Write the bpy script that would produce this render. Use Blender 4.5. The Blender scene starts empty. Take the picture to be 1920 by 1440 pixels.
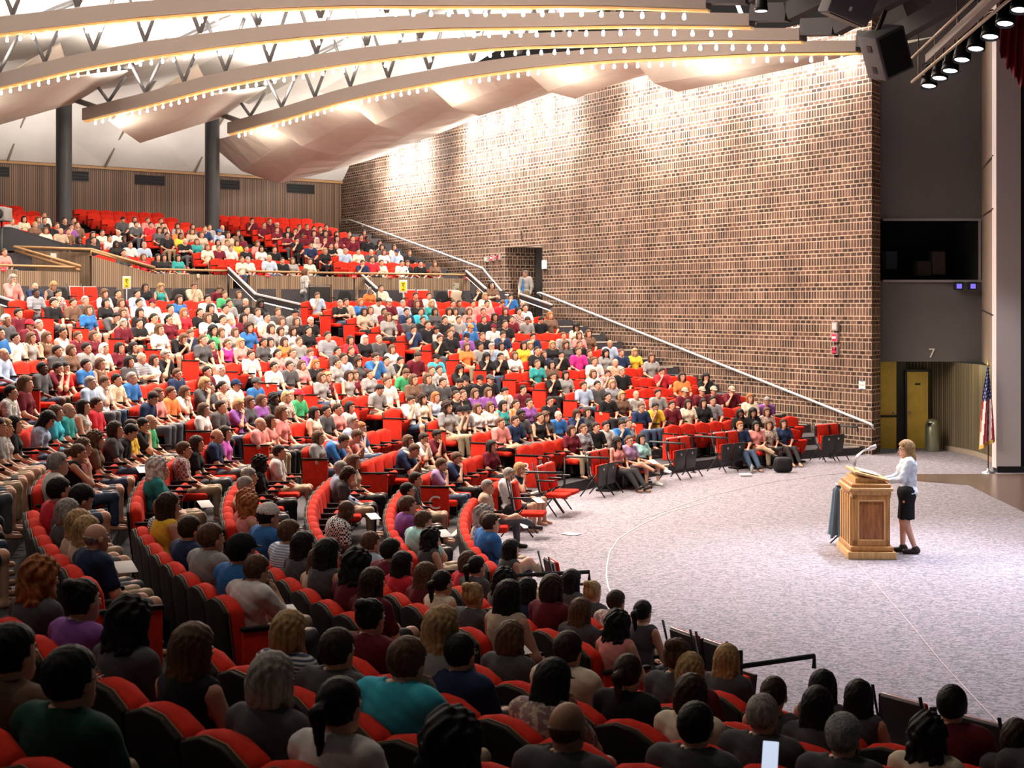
import bpy, math, random, os
import numpy as np
from mathutils import Vector, Matrix
rnd = random.Random(7)
F, YH, H = 2865.0, 575.4, 3.7           # focal length in px (1920 wide), horizon row, eye height
CX, CY = 18.32, 21.49                   # centre of the seating arcs
col = bpy.context.scene.collection
sin, cos, pi, R_ = math.sin, math.cos, math.pi, math.radians
def P(u, v, D): return Vector(((u-960)*D/F, D, H+(YH-v)*D/F))
def G(u, v, z=0.0):
    D = F*(H-z)/(v-YH); return P(u, v, D)
def pol(r, a, z=0.0): return Vector((CX+r*cos(R_(a)), CY+r*sin(R_(a)), z))
def zr(u, ang):                          # radius at which the ray column u meets the radial plane ang
    k = (u-960)/F; c, s = cos(R_(ang)), sin(R_(ang))
    return (CX-k*CY)/(k*s-c)
# ------------------------------------------------------------------ materials
MATS = {}
def newmat(name):
    m = bpy.data.materials.new(name); m.use_nodes = True
    return m, m.node_tree.nodes, m.node_tree.links, m.node_tree.nodes['Principled BSDF']
def mat(name, c, rough=.6, metal=0, emit=0, noise=0, nscale=30, bump=0, spec=.3, stretch=None, ecol=None):
    if name in MATS: return MATS[name]
    m, N, L, b = newmat(name)
    b.inputs['Base Color'].default_value = (*c, 1); b.inputs['Roughness'].default_value = rough
    b.inputs['Metallic'].default_value = metal; b.inputs['Specular IOR Level'].default_value = spec
    if emit:
        b.inputs['Emission Color'].default_value = (*(ecol or c), 1); b.inputs['Emission Strength'].default_value = emit
        try: m.cycles.emission_sampling = 'NONE'
        except Exception: pass
    if noise or bump:
        t = N.new('ShaderNodeTexCoord'); n = N.new('ShaderNodeTexNoise'); n.inputs['Scale'].default_value = nscale
        n.inputs['Detail'].default_value = 4
        if stretch:
            mp = N.new('ShaderNodeMapping'); mp.inputs['Scale'].default_value = stretch
            L.new(t.outputs['Object'], mp.inputs[0]); L.new(mp.outputs[0], n.inputs['Vector'])
        else: L.new(t.outputs['Object'], n.inputs['Vector'])
        if noise:
            r = N.new('ShaderNodeMapRange'); r.inputs[1].default_value = .3; r.inputs[2].default_value = .7
            r.inputs[3].default_value = 1-noise; r.inputs[4].default_value = 1+noise
            mx = N.new('ShaderNodeVectorMath'); mx.operation = 'SCALE'; mx.inputs[0].default_value = c
            L.new(n.outputs['Fac'], r.inputs[0]); L.new(r.outputs[0], mx.inputs['Scale']); L.new(mx.outputs[0], b.inputs['Base Color'])
        if bump:
            bp = N.new('ShaderNodeBump'); bp.inputs['Strength'].default_value = bump; bp.inputs['Distance'].default_value = .01
            L.new(n.outputs['Fac'], bp.inputs['Height']); L.new(bp.outputs[0], b.inputs['Normal'])
    MATS[name] = m
    return m
def math_(N, L, op, a, b=None, c=None):
    n = N.new('ShaderNodeMath'); n.operation = op
    for i, x in enumerate((a, b, c)):
        if x is None: continue
        if isinstance(x, (int, float)): n.inputs[i].default_value = x
        else: L.new(x, n.inputs[i])
    return n.outputs[0]
def brick_mat():
    m, N, L, b = newmat('brick'); uv = N.new('ShaderNodeUVMap'); sp = N.new('ShaderNodeSeparateXYZ')
    L.new(uv.outputs[0], sp.inputs[0]); Pd = .433
    def brick(w, h, off):
        t = N.new('ShaderNodeTexBrick'); t.offset = off; t.squash = 1
        t.inputs['Color1'].default_value = (.045, .028, .021, 1); t.inputs['Color2'].default_value = (.185, .098, .068, 1)
        t.inputs['Mortar'].default_value = (.55, .41, .31, 1); t.inputs['Scale'].default_value = 1
        t.inputs['Mortar Size'].default_value = .014; t.inputs['Mortar Smooth'].default_value = .3; t.inputs['Bias'].default_value = -.1
        t.inputs['Brick Width'].default_value = w; t.inputs['Row Height'].default_value = h
        L.new(uv.outputs[0], t.inputs['Vector']); return t
    A, B = brick(Pd/4, Pd/2, 0), brick(Pd/2, Pd/4, .5)
    f = math_(N, L, 'LESS_THAN', math_(N, L, 'FRACT', math_(N, L, 'DIVIDE', sp.outputs[1], Pd)), .5)
    mx = N.new('ShaderNodeMixRGB'); L.new(f, mx.inputs[0]); L.new(B.outputs[0], mx.inputs[1]); L.new(A.outputs[0], mx.inputs[2])
    no = N.new('ShaderNodeTexNoise'); no.inputs['Scale'].default_value = 9; no.inputs['Detail'].default_value = 5; L.new(uv.outputs[0], no.inputs['Vector'])
    n2 = N.new('ShaderNodeTexNoise'); n2.inputs['Scale'].default_value = .8; L.new(uv.outputs[0], n2.inputs['Vector'])
    s = math_(N, L, 'ADD', math_(N, L, 'MULTIPLY', no.outputs['Fac'], .7), math_(N, L, 'MULTIPLY', n2.outputs['Fac'], 1.1))
    v = N.new('ShaderNodeVectorMath'); v.operation = 'SCALE'; L.new(mx.outputs[0], v.inputs[0]); L.new(s, v.inputs['Scale'])
    L.new(v.outputs[0], b.inputs['Base Color']); b.inputs['Roughness'].default_value = .85; b.inputs['Specular IOR Level'].default_value = .2
    mf = N.new('ShaderNodeMixRGB'); L.new(f, mf.inputs[0]); L.new(B.outputs['Fac'], mf.inputs[1]); L.new(A.outputs['Fac'], mf.inputs[2])
    bp = N.new('ShaderNodeBump'); bp.invert = True; bp.inputs['Strength'].default_value = .6; bp.inputs['Distance'].default_value = .015
    L.new(mf.outputs[0], bp.inputs['Height']); L.new(bp.outputs[0], b.inputs['Normal'])
    return m
def slat_mat(name, c1, c2, pitch):
    m, N, L, b = newmat(name); uv = N.new('ShaderNodeUVMap'); sp = N.new('ShaderNodeSeparateXYZ'); L.new(uv.outputs[0], sp.inputs[0])
    x = math_(N, L, 'DIVIDE', sp.outputs[0], pitch); fr = math_(N, L, 'FRACT', x)
    g = math_(N, L, 'GREATER_THAN', fr, .38)
    wn = N.new('ShaderNodeTexWhiteNoise'); wn.noise_dimensions = '1D'; L.new(math_(N, L, 'FLOOR', x), wn.inputs['W'])
    mx = N.new('ShaderNodeMixRGB'); L.new(g, mx.inputs[0]); mx.inputs[1].default_value = (*c1, 1); mx.inputs[2].default_value = (*c2, 1)
    s = math_(N, L, 'ADD', math_(N, L, 'MULTIPLY', wn.outputs[0], .6), .7)
    v = N.new('ShaderNodeVectorMath'); v.operation = 'SCALE'; L.new(mx.outputs[0], v.inputs[0]); L.new(s, v.inputs['Scale']); L.new(v.outputs[0], b.inputs['Base Color'])
    bp = N.new('ShaderNodeBump'); bp.inputs['Strength'].default_value = .8; bp.inputs['Distance'].default_value = .02
    L.new(g, bp.inputs['Height']); L.new(bp.outputs[0], b.inputs['Normal']); b.inputs['Roughness'].default_value = .6
    return m
def carpet_mat():
    m, N, L, b = newmat('carpet'); t = N.new('ShaderNodeTexCoord')
    mp = N.new('ShaderNodeMapping'); mp.inputs['Scale'].default_value = (1, 1.6, 1); mp.inputs['Rotation'].default_value = (0, 0, .6); L.new(t.outputs['Object'], mp.inputs[0])
    n = N.new('ShaderNodeTexNoise'); n.inputs['Scale'].default_value = 13; n.inputs['Detail'].default_value = 2; n.inputs['Distortion'].default_value = 1.5; L.new(mp.outputs[0], n.inputs['Vector'])
    r = N.new('ShaderNodeValToRGB'); e = r.color_ramp.elements
    e[0].position = .40; e[0].color = (.14, .145, .16, 1); e[1].position = .50; e[1].color = (.255, .225, .26, 1)
    e3 = e.new(.62); e3.color = (.335, .295, .335, 1); L.new(n.outputs['Fac'], r.inputs[0])
    n2 = N.new('ShaderNodeTexNoise'); n2.inputs['Scale'].default_value = 60; L.new(t.outputs['Object'], n2.inputs['Vector'])
    v = N.new('ShaderNodeVectorMath'); v.operation = 'SCALE'; L.new(r.outputs[0], v.inputs[0]); L.new(math_(N, L, 'ADD', n2.outputs['Fac'], .5), v.inputs['Scale'])
    L.new(v.outputs[0], b.inputs['Base Color']); b.inputs['Roughness'].default_value = .95; b.inputs['Specular IOR Level'].default_value = .1
    return m
BRICK = brick_mat(); CARPET = carpet_mat()
SLAT = slat_mat('oak_slats', (.045, .024, .015), (.20, .118, .075), .085)
SLATP = slat_mat('parapet_slats', (.10, .065, .04), (.27, .18, .11), .07)
SLATG = slat_mat('hall_slats', (.05, .04, .022), (.19, .155, .095), .09)
SLATD = slat_mat('dark_slats', (.03, .03, .032), (.10, .095, .095), .09)
RED = mat('red_upholstery', (.55, .026, .013), .9, noise=.18, nscale=14, bump=.15, spec=.1)
RED_LIT = mat('warm_lit_red_upholstery', (.66, .055, .018), .9, noise=.15, nscale=14, bump=.15, spec=.1)  # red upholstery with warm light put into its colour, unused
SHELL = mat('seat_shell', (.014, .010, .009), .8, spec=.1)
RIM = mat('seat_rim', (.17, .115, .06), .6)
DARK = mat('dark_metal', (.02, .02, .022), .45, .3)
BLACK = mat('black', (.008, .008, .009), .7)
WHITE = mat('white_paint', (.75, .73, .72), .5)
CEIL = mat('ceiling_white', (.80, .76, .72), .9, noise=.04, nscale=1.2)
SAIL = mat('acoustic_panel', (.72, .68, .60), .8, noise=.05, nscale=2)
BEAM = mat('beam_paint', (.27, .225, .20), .55)
BEAMD = mat('dark_beam_paint', (.05, .047, .052), .6)
STRUT = mat('strut_paint', (.16, .16, .165), .45, .2)
STRIP = mat('light_strip', (.8, .45, .15), .4, .5, emit=.5, ecol=(1, .55, .2))
BULB = mat('bulb_glow', (1, .93, .8), emit=28)
TIER = mat('tier_carpet', (.05, .045, .05), .95, noise=.3, nscale=30)
STEEL = mat('brushed_steel', (.72, .72, .74), .28, .9)
RAILW = mat('rail_white', (.78, .78, .8), .3, .4)
WOOD = mat('rail_wood', (.36, .20, .09), .45)
OAK = mat('lectern_oak', (.42, .20, .065), .38, noise=.25, nscale=6, stretch=(8, 8, .6))
OAKL = mat('lectern_oak_light', (.60, .36, .15), .35, noise=.2, nscale=6, stretch=(6, 6, .8))
OAKD = mat('lectern_panel', (.30, .115, .04), .4, noise=.35, nscale=5, stretch=(5, 5, 1))
GREYW = mat('grey_plaster', (.115, .108, .115), .8, noise=.05, nscale=2)
PALEP = mat('pale_pillar', (.62, .56, .55), .7)
BROWNP = mat('brown_panel', (.22, .165, .13), .7)
YELLOW = mat('yellow_door', (.75, .54, .10), .5, noise=.15, nscale=3)
FLOORW = mat('stage_wood', (.15, .105, .085), .25, noise=.3, nscale=3, stretch=(1, 9, 1))
PAPER = mat('paper', (.82, .80, .78), .7)
NOSE = mat('step_nosing', (.45, .38, .28), .7)
# ------------------------------------------------------------------ mesh helpers
def tag(o, label=None, cat=None, group=None, kind=None):
    if label: o['label'] = label
    if cat: o['category'] = cat
    if group: o['group'] = group
    if kind: o['kind'] = kind
    return o
def empty(name, loc=(0, 0, 0), rz=0, **k):
    o = bpy.data.objects.new(name, None); col.objects.link(o); o.location = loc; o.rotation_euler = (0, 0, rz); o.empty_display_size = .1
    return tag(o, **k)
def link(name, me, parent=None, M=None, **k):
    o = bpy.data.objects.new(name, me); col.objects.link(o)
    if parent is not None: o.parent = parent
    if M is not None: o.matrix_local = M
    return tag(o, **k)
class MB:
    def __init__(s): s.v = []; s.f = []; s.mi = []; s.uv = {}; s.sm = []
    def add(s, vs, fs, mi=0, smooth=False):
        n = len(s.v); s.v += [tuple(x) for x in vs]
        for f in fs: s.f.append(tuple(n+i for i in f)); s.mi.append(mi); s.sm.append(smooth)
        return s
    def box(s, c, d, mi=0, M=None, rz=0):
        hx, hy, hz = d[0]/2, d[1]/2, d[2]/2
        vs = [Vector((x, y, z)) for x in (-hx, hx) for y in (-hy, hy) for z in (-hz, hz)]
        if rz: vs = [Matrix.Rotation(rz, 3, 'Z') @ v for v in vs]
        vs = [v+Vector(c) for v in vs]
        if M is not None: vs = [M @ v for v in vs]
        return s.add(vs, [(0, 1, 3, 2), (4, 6, 7, 5), (0, 4, 5, 1), (2, 3, 7, 6), (0, 2, 6, 4), (1, 5, 7, 3)], mi)
    def rbox(s, c, d, r=.02, mi=0, M=None, fn=None, n=3):      # rounded box
        hx, hy, hz = [x/2 for x in d]; r = min(r, hx, hy, hz)
        def ax(h): return sorted(set([-h, -h+r*.35, -h+r] + [-h+r+(2*h-2*r)*k/n for k in range(1, n)] + [h-r, h-r*.35, h]))
        X, Y, Z = ax(hx), ax(hy), ax(hz); idx = {}; vs = []; fs = []
        def vid(i, j, k):
            if (i, j, k) not in idx:
                p = Vector((X[i], Y[j], Z[k])); q = Vector((max(-hx+r, min(hx-r, p.x)), max(-hy+r, min(hy-r, p.y)), max(-hz+r, min(hz-r, p.z))))
                e = p-q
                if e.length > 1e-9: p = q+e.normalized()*r
                if fn: p = Vector(fn(p.x, p.y, p.z))
                p = p+Vector(c); p = M @ p if M is not None else p
                idx[(i, j, k)] = len(vs); vs.append(p)
            return idx[(i, j, k)]
        nx, ny, nz = len(X), len(Y), len(Z)
        for i in range(nx-1):
            for j in range(ny-1):
                fs.append((vid(i, j, 0), vid(i, j+1, 0), vid(i+1, j+1, 0), vid(i+1, j, 0)))
                fs.append((vid(i, j, nz-1), vid(i+1, j, nz-1), vid(i+1, j+1, nz-1), vid(i, j+1, nz-1)))
            for k in range(nz-1):
                fs.append((vid(i, 0, k), vid(i+1, 0, k), vid(i+1, 0, k+1), vid(i, 0, k+1)))
                fs.append((vid(i, ny-1, k), vid(i, ny-1, k+1), vid(i+1, ny-1, k+1), vid(i+1, ny-1, k)))
        for j in range(ny-1):
            for k in range(nz-1):
                fs.append((vid(0, j, k), vid(0, j, k+1), vid(0, j+1, k+1), vid(0, j+1, k)))
                fs.append((vid(nx-1, j, k), vid(nx-1, j+1, k), vid(nx-1, j+1, k+1), vid(nx-1, j, k+1)))
        return s.add(vs, fs, mi, True)
    def tube(s, pts, r, mi=0, n=8, r2=None):
        pts = [Vector(p) for p in pts]; vs = []; fs = []
        for i, p in enumerate(pts):
            d = (pts[min(i+1, len(pts)-1)]-pts[max(i-1, 0)]).normalized()
            a = d.cross(Vector((0, 0, 1)) if abs(d.z) < .95 else Vector((1, 0, 0))).normalized(); b = d.cross(a)
            rr = r if r2 is None else r+(r2-r)*i/(len(pts)-1)
            vs += [p+(a*cos(2*pi*k/n)+b*sin(2*pi*k/n))*rr for k in range(n)]
        for i in range(len(pts)-1):
            for k in range(n): fs.append((i*n+k, i*n+(k+1) % n, (i+1)*n+(k+1) % n, (i+1)*n+k))
        fs.append(tuple(range(n-1, -1, -1))); fs.append(tuple((len(pts)-1)*n+k for k in range(n)))
        return s.add(vs, fs, mi, True)
    def bar(s, a, b, w, h, mi=0):                              # rectangular bar from a to b, w sideways, h tall
        a, b = Vector(a), Vector(b); d = (b-a).normalized(); x = d.cross(Vector((0, 0, 1)))
        x = x.normalized() if x.length > 1e-4 else Vector((1, 0, 0)); z = x.cross(d).normalized()
        vs = [p+x*i*w/2+z*j*h/2 for p in (a, b) for i, j in ((-1, -1), (1, -1), (1, 1), (-1, 1))]
        return s.add(vs, [(0, 1, 2, 3), (7, 6, 5, 4), (0, 4, 5, 1), (1, 5, 6, 2), (2, 6, 7, 3), (3, 7, 4, 0)], mi)
    def lathe(s, prof, c=(0, 0, 0), n=16, mi=0, M=None):
        vs = []; fs = []; m = len(prof)
        for k in range(n):
            a = 2*pi*k/n
            for r, z in prof:
                p = Vector((r*cos(a), r*sin(a), z))+Vector(c); vs.append(M @ p if M is not None else p)
        for k in range(n):
            for i in range(m-1): fs.append((k*m+i, ((k+1) % n)*m+i, ((k+1) % n)*m+i+1, k*m+i+1))
        return s.add(vs, fs, mi, True)
    def quad(s, a, b, c, d, mi=0, uv=None):
        s.add([a, b, c, d], [(0, 1, 2, 3)], mi)
        if uv: s.uv[len(s.f)-1] = uv
        return s
    def poly(s, pts, mi=0): return s.add(pts, [tuple(range(len(pts)))], mi)
    def mesh(s, name, mats):
        me = bpy.data.meshes.new(name); me.from_pydata(s.v, [], s.f)
        for m in (mats if isinstance(mats, (list, tuple)) else [mats]): me.materials.append(m)
        me.polygons.foreach_set('material_index', s.mi); me.polygons.foreach_set('use_smooth', s.sm)
        if s.uv:
            ul = me.uv_layers.new(name='UVMap')
            for fi, uvs in s.uv.items():
                p = me.polygons[fi]
                for li, q in zip(p.loop_indices, uvs): ul.data[li].uv = q
        me.update(); return me
    def build(s, name, mats, parent=None, M=None, **k): return link(name, s.mesh(name, mats), parent, M, **k)
def dup(root, M=None, **k):
    r = root.copy(); col.objects.link(r)
    if M is not None: r.matrix_world = M
    for key in ('label', 'group'):
        if key in r: del r[key]
    tag(r, **k)
    for ch in root.children:
        c = ch.copy(); col.objects.link(c); c.parent = r
        for g in ch.children: d = g.copy(); col.objects.link(d); d.parent = c
    return r
def text(name, s, size, M, m, parent=None, ext=.004, **k):
    cu = bpy.data.curves.new(name, 'FONT'); cu.body = s; cu.size = size; cu.extrude = ext; cu.align_x = 'CENTER'; cu.align_y = 'CENTER'
    cu.materials.append(m); tmp = bpy.data.objects.new(name, cu); col.objects.link(tmp); bpy.context.view_layer.update()
    me = bpy.data.meshes.new_from_object(tmp); bpy.data.objects.remove(tmp); o = bpy.data.objects.new(name, me); col.objects.link(o)
    if parent is not None: o.parent = parent
    o.matrix_local = M; return tag(o, **k)
def face_cam(loc, rz=None):                                    # matrix: local X right, local Y up, local Z towards the viewer side
    loc = Vector(loc)
    if rz is None: rz = math.atan2(loc.x, loc.y)*-1
    return Matrix.Translation(loc) @ Matrix.Rotation(rz, 4, 'Z') @ Matrix.Rotation(pi/2, 4, 'X')
# ------------------------------------------------------------------ seating geometry
def Rr(i): return 19.986+.984*(i-2)
def top_(i): return .988+.208*(i-2)+.001*(i-2)**2
def flr(i): return max(0, top_(i)-.78)
def Ru(k): return 38.9+.984*k
def flru(k): return 4.27+.225*k
AISLE_Z, PAR_R = 3.27, 37.6
BLK = [(121.9, 137.9, 'by the brick wall'), (141.4, 155.6, 'in the right middle block'), (159.2, 171.3, 'in the left middle block'),
       (175., 194.0, 'in the block left of centre'), (196.6, 208.0, 'in the near left block'), (211.6, 225.5, 'in the nearest block'), (233.5, 247, 'in the last near block')]
UBLK = [(122.3, 128.3), (131.2, 137.6), (140.4, 150.5), (153, 163)]
# ------------------------------------------------------------------ room shell
def arcs(a0, a1, st=1.5):
    n = max(2, int((a1-a0)/st)); return [a0+(a1-a0)*i/n for i in range(n+1)]
# stage / arena floor
m = MB()
pts = [pol(Rr(1)+.35, a, 0) for a in arcs(115, 262)]
m.poly(pts+[Vector((22, -2, 0)), Vector((30, 10, 0)), Vector((30, 45, 0)), Vector((10, 45, 0))])
m.build('floor', CARPET, kind='structure', label='mauve grey speckled carpet of the arena floor')
m = MB()
W = [(8.55, 33.75), (8.5, 32.55), (9.47, 31.7), (9.2, 27.1), (9.0, 20), (10.5, 15), (24, 15), (24, 34.05)]
m.poly([Vector((x, y, .006)) for x, y in W][::-1]); m.build('stage_floor', FLOORW, kind='structure', label='brown wooden stage floor beside the pale pillar')
# tiers
m = MB(); A = arcs(119.6, 262, 1.5)
def ring(r0, r1, z0, z1, A=A):
    for a, b in zip(A, A[1:]): m.quad(pol(r0, a, z0), pol(r0, b, z0), pol(r1, b, z1), pol(r1, a, z1))
prev = 0
for i in range(2, 16):
    r0 = Rr(i)-.70; z = flr(i)
    ring(r0, r0, prev, z); ring(r0, r0+.984, z, z); prev = z
ring(Rr(15)+.284, Rr(15)+.284, prev, AISLE_Z); ring(Rr(15)+.284, PAR_R, AISLE_Z, AISLE_Z); prev = AISLE_Z
ring(PAR_R, PAR_R, prev, flru(0))
for k in range(0, 12):
    r0 = Ru(k)-.70 if k else PAR_R; z = flru(k); ring(r0, r0, prev if k else z, z); ring(r0, Ru(k)+.284 if k < 11 else 56, z, z); prev = z
m.build('floor_tiers', TIER, kind='structure', label='dark carpeted seating tiers rising in arcs')
# pale step edges in the aisles
m = MB()
gaps = [(120.0, 121.6)]+[(BLK[i][1]+.3, BLK[i+1][0]-.3) for i in range(6)]
for i in range(2, 16):
    for a0, a1 in gaps:
        z = flr(i); r0 = Rr(i)-.70
        for a, b in zip(arcs(a0, a1, 1), arcs(a0, a1, 1)[1:]):
            m.quad(pol(r0-.01, a, z+.006), pol(r0-.01, b, z+.006), pol(r0+.06, b, z+.006), pol(r0+.06, a, z+.006))
            m.quad(pol(r0-.012, a, z-.03), pol(r0-.012, b, z-.03), pol(r0-.012, b, z+.006), pol(r0-.012, a, z+.006))
m.build('trim_1', NOSE, kind='structure', label='pale step edges in the aisles')
# brick side wall (radial plane) with the exit doorway
WC = Vector((8.99, 38.2, 0)); WD = Vector((-.4945, .8691, 0)); WN = Vector((-.8691, -.4945, 0))
def wp(s, z, off=0.0): return WC+WD*s+WN*off+Vector((0, 0, z))
def ws(u, off=0.0):
    k = (u-960)/F; q = WC+WN*off; return (q.x-k*q.y)/(k*WD.y-WD.x)
def wallpt(u, v, off=0.0):
    s = ws(u, off); p = wp(s, 0, off); return wp(s, H+(YH-v)*p.y/F, off)
m = MB()
def wq(s0, s1, z0, z1, off=0.0, fn=None):
    a, b, c, d = wp(s0, z0, off), wp(s1, z0, off), wp(s1, z1, off), wp(s0, z1, off)
    m.quad(a, b, c, d, uv=[(s0, z0), (s1, z0), (s1, z1), (s0, z1)])
d0, d1 = ws(1017), ws(946); dz0, dz1 = AISLE_Z-.05, wallpt(985, 462).z
wq(0, d0, -.1, 11.2); wq(d1, 34, -.1, 11.2); wq(d0, d1, dz1, 11.2); wq(d0, d1, -.1, dz0)
# door recess: far jamb brick, lintel
def wperp(s, z0, z1, o0, o1):
    m.quad(wp(s, z0, o0), wp(s, z0, o1), wp(s, z1, o1), wp(s, z1, o0), uv=[(o0, z0), (o1, z0), (o1, z1), (o0, z1)])
wperp(d1, dz0, dz1, 0, -1.25); wperp(d0, dz0, dz1, 0, -1.25)
m.quad(wp(d0, dz1, 0), wp(d1, dz1, 0), wp(d1, dz1, -1.25), wp(d0, dz1, -1.25), uv=[(0, 0), (1, 0), (1, 1), (0, 1)])
# corner return at the stage end
e = Vector((.62, .78, 0)).normalized()
c0, c1 = WC, WC+Vector((.36, .60, 0))
m.quad(c1-Vector((0, 0, .1)), c0-Vector((0, 0, .1)), c0+Vector((0, 0, 11.2)), c1+Vector((0, 0, 11.2)), uv=[(.7, -.1), (0, -.1), (0, 11.2), (.7, 11.2)])
m.build('wall_right', BRICK, kind='structure', label='tall brown brick side wall with soldier courses')
m = MB(); a, b = wp(d0-.4, dz0, -1.25), wp(d1+.4, dz0, -1.25)
m.quad(a, b, b+Vector((0, 0, 3)), a+Vector((0, 0, 3)), uv=[(0, 0), (4, 0), (4, 3), (0, 3)])
m.build('wall_vestibule', SLATD, kind='structure', label='dark slatted wall inside the brick doorway')
m = MB(); m.poly([wp(d0, dz0+.05, 0), wp(d0, dz0+.05, -1.25), wp(d1, dz0+.05, -1.25), wp(d1, dz0+.05, 0)]); m.build('floor_vestibule', TIER, kind='structure')
# back wall of timber slats
B0, B1 = Vector((-7.5, 67.2, 0)), Vector((-19.3, 57.5, 0)); BD = (B1-B0).normalized(); BN = Vector((-BD.y, BD.x, 0)); BN = BN if BN.y < 0 else -BN
m = MB(); ZB = 9.13; L0 = 30
def bq(s0, s1, z0, z1, off=0.0, mb=None):
    (mb or m).quad(B0+BD*s0+BN*off+Vector((0, 0, z0)), B0+BD*s1+BN*off+Vector((0, 0, z0)), B0+BD*s1+BN*off+Vector((0, 0, z1)), B0+BD*s0+BN*off+Vector((0, 0, z1)), uv=[(s0, z0), (s1, z0), (s1, z1), (s0, z1)])
bq(-.6, L0, 5.5, ZB); m.build('wall_back', SLAT, kind='structure', label='brown vertical timber slat wall behind the balcony')
m = MB(); a = B0-BD*.6+BN*.05; b = B0+BD*L0+BN*.05; m.bar(a+Vector((0, 0, ZB+.03)), b+Vector((0, 0, ZB+.03)), .22, .1); m.build('trim_2', WOOD, kind='structure', label='wooden cap along the slat wall')
def bs(u):
    k = (u-960)/F; q = B0+BN*.06; return (q.x-k*q.y)/(k*BD.y-BD.x)
for j, (u0, u1, nm) in enumerate(((0, 18, 'at the left edge'), (135, 167, 'right of the left column'), (254, 310, 'midway between the two columns'), (415, 450, 'right of the right column'), (539, 590, 'nearest the brick wall'))):
    t = empty('air_vent', label='dark air vent in the slat wall, '+nm, cat='vent', group='air vents in the slat wall')
    m = MB(); s0, s1 = bs(u1), bs(u0); z1 = ZB-.16; z0 = z1-.36; bq(s0, s1, z0, z1, .03); m.build('grille', BLACK, t)
    m = MB()
    for z in (z0, z0+.12, z0+.24, z1): m.bar(B0+BD*s0+BN*.05+Vector((0, 0, z)), B0+BD*s1+BN*.05+Vector((0, 0, z)), .02, .025)
    m.build('frame', DARK, t)
# white sloping panels above the slat wall
m = MB(); ns = 8
for j in range(ns):
    s0, s1 = -.6+j*3.9, -.6+(j+1)*3.9
    for t0, t1 in ((0, .35), (.35, 1)):
        def q(s, t, jj):
            base = B0+BD*s+BN*(.1+6.5*t)+Vector((0, 0, ZB+.1+4.3*t**.8)); 
            return base+BN*(.35 if jj else -.15)*sin(pi*t)
        m.quad(q(s0, t0, j % 2), q(s1, t0, (j+1) % 2), q(s1, t1, (j+1) % 2), q(s0, t1, j % 2))
m.build('ceiling_back', CEIL, kind='structure', label='white sloping ceiling panels above the slat wall')
m = MB()
for j in range(1, ns):
    s = -.6+j*3.9; jj = j % 2; prevp = None
    for t in [x/8 for x in range(9)]:
        p = B0+BD*s+BN*(.1+6.5*t)+Vector((0, 0, ZB+.1+4.3*t**.8))+BN*(.35 if jj else -.15)*sin(pi*t)+BN*.05-Vector((0, 0, .05))
        if prevp is not None: m.bar(prevp, p, .07, .05)
        prevp = p
m.build('trim_3', mat('seam', (.25, .2, .15), .7), kind='structure', label='dark seams between the white sloping panels')
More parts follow.
